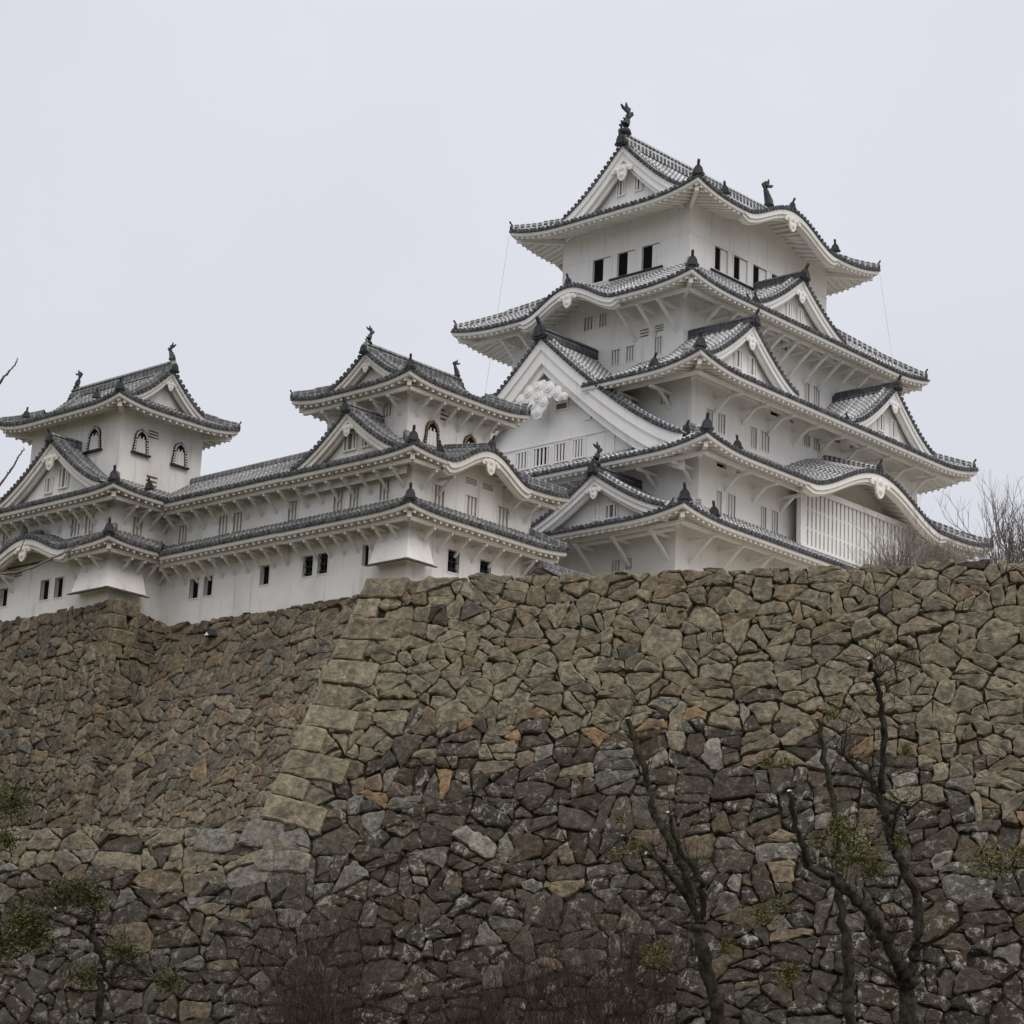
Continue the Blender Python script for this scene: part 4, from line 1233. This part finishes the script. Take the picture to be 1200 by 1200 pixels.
def inui_keep():
    I1 = (75.95, 83.4, 98.8, 109.3); IT = (76.8, 82.5, 100.1, 108.0)
    k = thing('small_keep', (79.5, 104, 29.1), 'white corner tower with bell-shaped black-framed windows, farthest left of the castle buildings', 'castle tower')
    storey(k, I1, 27.9, 32.32, {'W': [(104.32, .74, 29.97, 31.07, 'dark'), (103.09, .7, 29.95, 31.05, 'dark'), (107.98, .7, 30.05, 31.06, 'dark'), (106.9, .78, 31.6, 31.95, 'slot')]}, SOF_OLD, PL_OLD)
    storey(k, I1, 32.1, 35.12, {'W': [(102.07, .86, 33.2, 34.17, 'bars'), (100.88, .8, 33.17, 34.17, 'bars'), (108.2, .74, 33.3, 34.3, 'bars')], 'S': [(77.4, .7, 33.03, 34.06, 'bars')]}, SOF_OLD, PL_OLD)
    storey(k, IT, 35.2, 40.42, {'S': [(79.02, .74, 39.08, 39.5, 'slot'), (79.18, .78, 36.38, 36.98, 'slot')]}, SOF_OLD, PL_OLD)
    sd = Side(IT, 'W'); bell(k, sd, sd.A(102.3), 38.2, 39.4, .86, IRON, PL_OLD)
    bell(k, sd, sd.A(106.2), 38.2, 39.4, .86, IRON, PL_OLD)
    sd = Side(IT, 'S'); bell(k, sd, sd.A(78.2), 38.02, 39.2, .72, IRON, PL_OLD); bell(k, sd, sd.A(80.92), 38.0, 39.15, .72, IRON, PL_OLD)
    T1 = Tier(k, I1, 1.4, 32.05, 32.92, ring4(0, 0, 0, 0, E=None, W=dict(kara=[(104.8, 3.5, 1.02, .25)], b0=1.0, bs=1.05, b1=9.9), S=dict(hi=('V', 3.45), b0=.6, b1=3.2, bs=.85), N=dict(lo=('F', 0))), lift=.22, D=3, roll=.31, oni_s=.85, **OM)
    T2 = Tier(k, I1, 1.4, 34.86, 36.15, ring4(.85, 1.3, 0, 1.3, E=None, W=dict(b0=.7, bs=1.05, b1=9.9), S=dict(hi=('V', 3.45), b0=.6, b1=3.2, bs=.85), N=dict(lo=('F', 0))), lift=.22, D=3, roll=.31, oni_s=.85, **OM)
    T3 = Tier(k, IT, 1.4, 40.15, 41.05, ring4(.35, .35, .35, .35), lift=.35, D=3, roll=.31, oni_s=.75, brk=False, **OM)
    for sdn in 'SN':
        gable(k, IT, sdn, 79.65, .45, -3.95, 2.5, 42.75, 40.95, rh=.55, rw=.22, board=.45, fishH=1.15, onis=.85, ps=.42, ht=-.25, vr=.31, **GM)
    gable(k, I1, 'W', 103.6, 1.1, -.95, 4.6, 38.2, 35.4, rh=.42, board=.52, onis=.9, ps=.75, ht=.45, vr=.31,
          wins=[(102.9, .7, 35.9, 37.0, 'bars'), (104.2, .55, 35.8, 36.6, 'bars')], **GM)
    dropbay(k, I1, 31.5, 29.85, .6, 2.4, 2.0)
    ornament(T2.roof, I1, 'S', 77.3, .9, 35.4, .8)
    ornament(T3.roof, IT, 'W', 107.4, 1.0, 40.7, .7); ornament(T3.roof, IT, 'W', 101.6, .7, 40.85, .7)
inui_keep()

def gate_roof():
    Gt = (88.6, 94.6, 78.2, 80.6)
    k = thing('gatehouse', (91.5, 79.4, 27), 'low dark-roofed gate squeezed between the middle small keep and the tall keep', 'gatehouse')
    storey(k, Gt, 24.6, 30.2, {}, SOF_OLD, PL_OLD)
    Tier(k, Gt, .9, 29.9, 30.95, {'S': dict(ring=1.2, lo=('F', -.7), hi=('F', 6.4), brk=False), 'N': dict(ring=1.2, lo=('F', -.4), hi=('F', 6.7), brk=False)}, roll=.31, onis=False, brk=False, **OM)
    rm = MB(); rm.sweep([(87.9, 79.4, 30.98), (95.0, 79.4, 30.98)], Vector((0, 1, 0)), Z, [(-.2, 0), (-.18, .25), (-.1, .36), (.1, .36), (.18, .25), (.2, 0)], 0, closed=True)
    rm.build('ridge', [RIDGE_OLD], k)
gate_roof()

# ------------------------------------------------------------------ trees and shrubs
BARK = flat('dark_wet_bark', (.042, .036, .03), .7, 6, .9, .15, 1.0)
MOSSB = flat('mossy_bark', (.045, .042, .028), .7, 5, .9, .15, 1.0)
CUT = flat('fresh_cut_wood', (.5, .46, .4), .2, 9, .9, .1)
TWIG = flat('grey_brown_twigs', (.16, .14, .125), .35, 6, .9, .1)
REDT = flat('reddish_bare_twigs', (.062, .043, .034), .35, 6, .9, .1)
def leafmat(name, a, b):
    m, t, bs = newmat(name, .7, .25); g = G(t)
    oi = g.n('ShaderNodeNewGeometry')
    k = g.mix(oi.outputs['Random Per Island'], a, b)
    g.l(k, bs.inputs['Base Color'])
    bs.inputs['Subsurface Weight'].default_value = 0.0
    return m
LEAF = leafmat('olive_leaves', (.06, .06, .016), (.14, .13, .035))
LEAFD = leafmat('dark_green_leaves', (.035, .042, .014), (.1, .098, .03))

def smooth_path(pts, k=5):
    P = [Vector(p) for p in pts]; out = []
    for i in range(len(P)-1):
        p0, p1, p2, p3 = P[max(0, i-1)], P[i], P[i+1], P[min(len(P)-1, i+2)]
        for j in range(k):
            t = j/k
            out.append(.5*((2*p1)+(p2-p0)*t+(2*p0-5*p1+4*p2-p3)*t*t+(3*p1-p0-3*p2+p3)*t**3))
    return out+[P[-1]]
def limb(mb, pts, r0, r1, k=7, wob_=.032):
    P = smooth_path(pts); n = len(P)
    P = [p+Vector((R.gauss(0, wob_), R.gauss(0, wob_), R.gauss(0, wob_))) if 0 < i < n-1 else p for i, p in enumerate(P)]
    mb.tube(P, [(r0+(r1-r0)*i/(n-1))*R.uniform(.84, 1.2) for i in range(n)], k)
    return P
def grow(mb, p, d, ln, r, depth, up=.15, spread=.5, kids=(2, 3)):
    pts = [Vector(p)]; q = Vector(p); dd = Vector(d).normalized()
    for i in range(4):
        dd = (dd+Vector((R.gauss(0, .13), R.gauss(0, .13), R.gauss(up*.3, .1)))).normalized()
        q = q+dd*ln/4; pts.append(q.copy())
    mb.tube(pts, [r*(1-.12*i) for i in range(5)], 5 if depth > 1 else 4)
    if depth <= 0: return
    for _ in range(R.randint(*kids)):
        i = R.randint(1, 4)
        nd = (dd+Vector((R.gauss(0, spread), R.gauss(0, spread), R.gauss(up, spread*.6)))).normalized()
        grow(mb, pts[i], nd, ln*R.uniform(.55, .85), max(.004, r*.6), depth-1, up, spread, kids)
def leaf_clump(mb, c, r, n, size):
    c = Vector(c)
    for _ in range(n):
        p = c + Vector((R.gauss(0, .42), R.gauss(0, .42), R.gauss(0, .36)))*r
        d = Vector((R.gauss(0, 1), R.gauss(0, 1), R.gauss(0, .7))).normalized(); x = d.orthogonal().normalized()
        x = (x*math.cos(R.random()*6.28)+d.cross(x)*math.sin(R.random()*6.28)).normalized()
        s = size*R.uniform(.6, 1.4)
        mb.add([p-d*s, p+x*s*.35, p+d*s, p-x*s*.35], [(0, 1, 2, 3)])
def sprigs(mb, c, r, n, rt=.008):
    c = Vector(c)
    for _ in range(n):
        d = Vector((R.gauss(0, 1), R.gauss(0, 1), R.gauss(.3, .8))).normalized()
        mb.tube([c+d*r*.1, c+d*r*.6+Vector((0, 0, .05)), c+d*r*R.uniform(.9, 1.3)], [rt*1.4, rt, rt*.6], 4)
def pruned_tree(label, limbs, clumps, bark, leaf, dens, lsize, cuts):
    base = Vector(limbs[0][0][0])
    base.z = 2.0
    t = thing('pruned_tree', base, label, 'tree')
    mb = MB(); first = [tuple(base)] + list(limbs[0][0])
    limb(mb, first, limbs[0][1]*1.15, limbs[0][2], 9)
    mb.build('trunk', [bark], t)
    cm = MB()
    for pts, r0, r1 in limbs[1:]:
        b = MB(); P = limb(b, pts, r0, r1); lo = b.build('limb', [bark], t)
        tw = MB()
        for _ in range(max(4, int(len(P)*1.2))):
            q = P[R.randint(2, len(P)-1)]
            grow(tw, q, Vector((R.gauss(0, 1), R.gauss(0, 1), R.gauss(.5, .5))), R.uniform(.3, 1.0), .012, 2, .2, .55, (1, 3))
        tw.build('twigs', [bark], lo)
    for p, d, r in cuts:
        p, d = Vector(p), Vector(d).normalized(); x = d.orthogonal().normalized()
        cm.disc(p+d*.02, x, d.cross(x), d, r, .03)
    cm.build('cut_end', [CUT], t)
    sp, lv = MB(), MB()
    for c, r in clumps:
        sprigs(sp, c, r, max(6, int(r*26))); leaf_clump(lv, c, r, int(dens*(.25+r)*r*260), lsize)
    if clumps:
        so = lv.build('foliage', [leaf], t); sp.build('sprigs', [bark], so)
    return t
pruned_tree('big pruned tree at lower right with two thick forked limbs and sparse olive leaves',
    [([(54.07, 35.31, 3.80), (53.63, 35.03, 5.69), (53.32, 34.88, 6.88)], 0.260, 0.220), ([(53.32, 34.88, 6.88), (53.42, 34.73, 7.46), (53.24, 34.57, 8.80), (52.81, 34.83, 9.77), (52.64, 34.98, 10.31), (52.43, 35.07, 11.10), (52.26, 35.23, 11.64), (52.04, 35.48, 12.05), (51.71, 35.86, 12.46), (51.64, 36.04, 12.64)], 0.170, 0.060), ([(52.40, 35.11, 11.46), (51.96, 34.76, 12.77), (51.50, 34.58, 13.70), (51.11, 34.47, 14.27), (50.75, 34.40, 14.65)], 0.100, 0.055), ([(51.29, 34.49, 14.12), (51.29, 34.20, 14.45), (51.48, 33.87, 14.38)], 0.025, 0.012), ([(52.56, 34.82, 10.24), (52.27, 34.53, 11.00), (52.20, 34.23, 11.16)], 0.050, 0.030), ([(53.31, 34.91, 6.85), (53.03, 34.86, 6.98), (52.38, 34.96, 7.69), (51.84, 35.03, 8.22), (51.25, 35.17, 8.69), (50.69, 35.33, 9.04), (50.11, 35.58, 9.24), (49.58, 35.59, 9.85), (49.16, 35.52, 10.42), (48.76, 35.40, 11.02)], 0.190, 0.060), ([(53.36, 34.97, 6.57), (52.48, 35.14, 6.99), (51.68, 35.35, 7.10)], 0.090, 0.030), ([(52.35, 34.96, 7.79), (52.27, 34.52, 7.99)], 0.040, 0.020), ([(51.84, 35.03, 8.22), (51.90, 34.99, 7.41)], 0.025, 0.010)],
    [((51.22, 35.17, 9.94), 0.87), ((50.92, 33.60, 14.65), 0.20), ((50.10, 35.08, 13.16), 0.24), ((53.61, 32.69, 9.68), 0.65), ((51.58, 33.82, 12.34), 0.20), ((50.86, 36.84, 6.73), 0.48), ((51.98, 34.28, 10.10), 0.22), ((50.60, 35.79, 10.05), 0.30), ((50.90, 35.34, 10.39), 0.48), ((51.72, 34.85, 9.38), 0.39), ((54.17, 31.98, 9.97), 0.43), ((49.59, 36.15, 11.89), 0.22)],
    BARK, LEAF, 4, 0.055,
    [((51.64, 36.04, 12.64), (-0.07, 0.18, 0.18), 0.057), ((50.75, 34.40, 14.65), (-0.36, -0.07, 0.38), 0.052), ((48.76, 35.40, 11.02), (-0.40, -0.12, 0.60), 0.057)])
pruned_tree('slim mossy pole-like trunk standing just left of the big forked tree at lower right',
    [([(56.46, 38.81, 3.87), (56.03, 38.53, 5.89), (55.58, 38.35, 7.75), (55.18, 38.29, 9.16), (54.77, 38.14, 10.83), (54.48, 38.11, 11.89), (54.07, 38.14, 13.10), (53.81, 38.16, 13.94)], 0.170, 0.060), ([(55.14, 38.26, 9.16), (55.28, 38.06, 10.42), (55.26, 38.17, 11.36)], 0.040, 0.020)],
    [],
    MOSSB, LEAF, 3, 0.055,
    [((53.81, 38.16, 13.94), (-0.26, 0.02, 0.84), 0.057)])
pruned_tree('leaning pruned tree right of centre whose tallest limb ends in a pale cut',
    [([(52.51, 40.10, 3.65), (51.98, 39.90, 5.60), (51.59, 39.91, 6.61), (51.12, 39.95, 7.75), (51.01, 39.88, 8.26)], 0.190, 0.150), ([(51.03, 39.90, 8.14), (50.53, 39.89, 8.74), (49.94, 40.02, 9.26), (49.48, 40.08, 9.58), (49.05, 40.17, 9.76)], 0.100, 0.050), ([(50.81, 39.96, 8.57), (50.50, 40.09, 9.55), (50.09, 40.37, 10.42), (49.88, 40.61, 10.86), (49.66, 40.66, 11.74), (49.33, 40.82, 12.72), (49.08, 40.99, 13.41)], 0.130, 0.075), ([(51.02, 39.89, 8.18), (50.85, 39.68, 8.61), (50.53, 39.54, 9.24), (49.96, 39.68, 9.85), (49.56, 39.67, 10.40), (49.23, 39.62, 10.82)], 0.100, 0.050)],
    [((48.63, 40.73, 10.63), 0.22), ((49.09, 40.51, 9.94), 0.36), ((50.08, 40.53, 7.22), 0.49), ((51.69, 38.34, 8.36), 0.49), ((50.89, 37.65, 12.25), 0.27), ((51.23, 39.18, 7.52), 0.31), ((48.72, 40.98, 9.76), 0.22), ((51.95, 37.94, 8.66), 0.27)],
    MOSSB, LEAF, 4, 0.055,
    [((49.05, 40.17, 9.76), (-0.43, 0.09, 0.18), 0.048), ((49.08, 40.99, 13.41), (-0.25, 0.17, 0.69), 0.071), ((49.23, 39.62, 10.82), (-0.33, -0.05, 0.42), 0.048)])
pruned_tree('small crooked evergreen at lower left with dark green tufts',
    [([(37.55, 47.43, 2.79), (37.14, 47.16, 4.56), (36.93, 46.99, 5.55), (36.85, 46.88, 6.04), (36.56, 46.96, 6.62), (36.46, 46.93, 6.97)], 0.100, 0.070), ([(36.47, 46.94, 6.92), (35.94, 47.01, 7.02), (35.45, 47.04, 7.12)], 0.060, 0.035), ([(36.48, 46.93, 6.92), (36.61, 47.08, 7.34), (36.64, 47.37, 7.66)], 0.040, 0.020), ([(37.03, 47.00, 5.25), (37.04, 46.57, 5.55), (37.25, 46.02, 5.60), (37.60, 45.34, 5.58)], 0.040, 0.015), ([(36.58, 46.94, 6.62), (37.05, 46.85, 6.36), (37.39, 46.78, 6.35)], 0.030, 0.015)],
    [((35.41, 48.11, 6.85), 0.70), ((35.82, 47.42, 7.47), 0.49), ((36.13, 47.01, 7.65), 0.45), ((36.42, 46.79, 7.41), 0.37), ((37.15, 46.47, 6.26), 0.45), ((36.64, 47.27, 5.63), 0.45), ((38.04, 45.77, 5.62), 0.41), ((35.14, 48.65, 6.23), 0.57), ((34.53, 47.97, 9.59), 0.61), ((34.64, 48.21, 8.69), 0.37), ((35.62, 48.00, 6.56), 0.53)],
    BARK, LEAFD, 7, 0.055,
    [((35.45, 47.04, 7.12), (-0.49, 0.03, 0.10), 0.033)])

def bare_tree(name, label, base, h, r, depth, m, stems=1, lean=(0, 0), up=.3, spread=.45, cat='tree', kids=(2, 3), group=None):
    R.seed(int(base[0]*1000+base[1]*77))
    t = thing(name, base, label, cat, group)
    tm, cm = MB(), MB(); b = Vector(base)
    for s in range(stems):
        d = Vector((lean[0]+R.gauss(0, .16*(stems > 1)+.02), lean[1]+R.gauss(0, .16*(stems > 1)+.02), 1)).normalized()
        pts = [b+Vector((R.gauss(0, .12)*(stems > 1), R.gauss(0, .12)*(stems > 1), -.2))]; q = pts[0].copy()
        for i in range(6):
            d = (d+Vector((R.gauss(0, .08), R.gauss(0, .08), .05))).normalized(); q = q+d*h*.62/6; pts.append(q.copy())
        tm.tube(pts, [r*(1-.11*i) for i in range(7)], 6)
        for i in (2, 3, 3, 4, 4, 5, 5, 6, 6):
            nd = (d+Vector((R.gauss(0, spread), R.gauss(0, spread), R.gauss(up, .2)))).normalized()
            grow(cm, pts[i], nd, h*R.uniform(.2, .4), r*.5, depth, up, spread*.8, kids)
    tm.build('trunk', [m], t); cm.build('branches', [m], t)
bare_tree('bare_tree', 'bare winter tree with many upright grey branches at the right edge above the stone wall', (91.7, 54.8, 24.6), 6.6, .07, 3, TWIG, 4, spread=.55, kids=(2, 3))
bare_tree('bare_tree', 'thinner bare tree close to the curved roof end, left of its neighbour above the wall', (90.2, 58.2, 24.6), 6.0, .05, 3, TWIG, 3, spread=.55)
bare_tree('bare_tree', 'bare tree partly cut by the right edge, rightmost on top of the stone wall', (92.2, 53.4, 24.6), 6.6, .07, 3, TWIG, 3, spread=.55)
bare_tree('bare_tree', 'small bare tree standing alone between the curved roof end and its bigger neighbours', (89.9, 60.2, 24.6), 5.6, .045, 3, TWIG, 2, spread=.55)
bare_tree('bare_shrub', 'low tangle of brown twigs on the wall top in front of the white lattice bay', (86.2, 57.6, 24.6), 3.7, .022, 3, TWIG, 16, spread=.6, cat='shrub')
bare_tree('bare_shrub', 'brown twiggy shrub on the wall top under the curved roof end', (87.6, 55.6, 24.6), 3.7, .022, 3, TWIG, 16, spread=.6, cat='shrub')
bare_tree('bare_shrub', 'brown twiggy shrub on the wall top closest to the right edge', (91.4, 53.0, 24.6), 3.8, .02, 3, TWIG, 12, spread=.6, cat='shrub')
bare_tree('bare_shrub', 'brown twiggy shrub on the wall top at the foot of the bare trees', (89.0, 54.2, 24.6), 3.7, .022, 3, TWIG, 16, spread=.6, cat='shrub')
for i, (x, y, h, lab) in enumerate(((45.9, 49.6, 6.6, 'reddish bare shrub at the bottom, first from the left in front of the dark stones'),
                     (47.1, 48.5, 5.4, 'reddish bare shrub at the bottom, second from the left'),
                     (49.6, 46.6, 4.9, 'reddish bare shrub at the bottom centre, lowest of the row'),
                     (50.2, 44.6, 6.4, 'reddish bare shrub at the bottom, just right of centre'),
                     (51.3, 42.6, 6.9, 'reddish bare shrub at the bottom beside the leaning pruned tree'))):
    bare_tree('bare_shrub', lab, (x, y, 1.6), h, .022, 3, REDT, 8, spread=.65, cat='shrub', kids=(2, 3))
# bare tree standing off the left edge, only its outer twigs reach in
def side_tree():
    t = thing('bare_tree', (24.0, 39.4, .2), 'bare tree beyond the left edge whose thin twigs reach in against the sky', 'tree')
    tm = MB(); limb(tm, [(24.0, 39.4, 0), (24.1, 39.2, 5), (24.0, 39.0, 10), (24.1, 38.8, 13)], .2, .07); tm.build('trunk', [TWIG], t)
    for pts in ([(24.1, 38.9, 11.5), (24.53, 37.1, 14.17), (24.91, 36.23, 15.31), (24.98, 36.09, 15.5), (25.02, 35.99, 15.63), (25.04, 35.92, 15.74)],
                [(24.1, 39.0, 10), (24.96, 37.38, 12.33), (25.34, 36.51, 13.48), (25.42, 36.3, 13.79), (25.47, 36.14, 14.04), (25.49, 36.08, 14.14)],
                [(24.1, 39.0, 9.6), (25.35, 37.26, 11.58), (26.01, 36.38, 11.97), (26.29, 36.0, 12.19), (26.55, 35.61, 12.44), (26.68, 35.36, 12.73)],
                [(24.9, 37.7, 11.0), (25.7, 36.9, 11.9), (25.95, 36.6, 12.3), (26.0, 36.5, 12.55)]):
        b = MB(); P = limb(b, pts, .032, .009, 5, .006)
        for i in range(6, len(P), 3):
            b.tube([P[i], P[i]+Vector((R.gauss(0, .02), R.gauss(0, .02), .04))], [.014, .006], 4)
        b.build('twig', [TWIG], t)
side_tree()

# small dark peaked object of unknown purpose, shape assumed, with a white underside, perched on the set-back wall
def fixture():
    o = Vector((78.68, 93.35, 27.2))
    t = thing('peaked_cover', o, 'tiny dark peaked cover with a white front, perched on the brown wall below the gallery', 'fixture')
    y, x = Vector((0, -1, 0)), Vector((-1, 0, 0))
    m = MB()
    m.prism([o+y*-.36+Z*.02, o+y*.36+Z*.02, o+y*.05+Z*.4], x*.42)
    m.build('cover', [BRONZE], t)
    w_ = MB(); w_.prism([o+y*-.22+Z*.03+x*.43, o+y*.1+Z*.03+x*.43, o+y*-.05+Z*.2+x*.43], x*.03); w_.build('white_front', [PL_KEEP], t)
fixture()
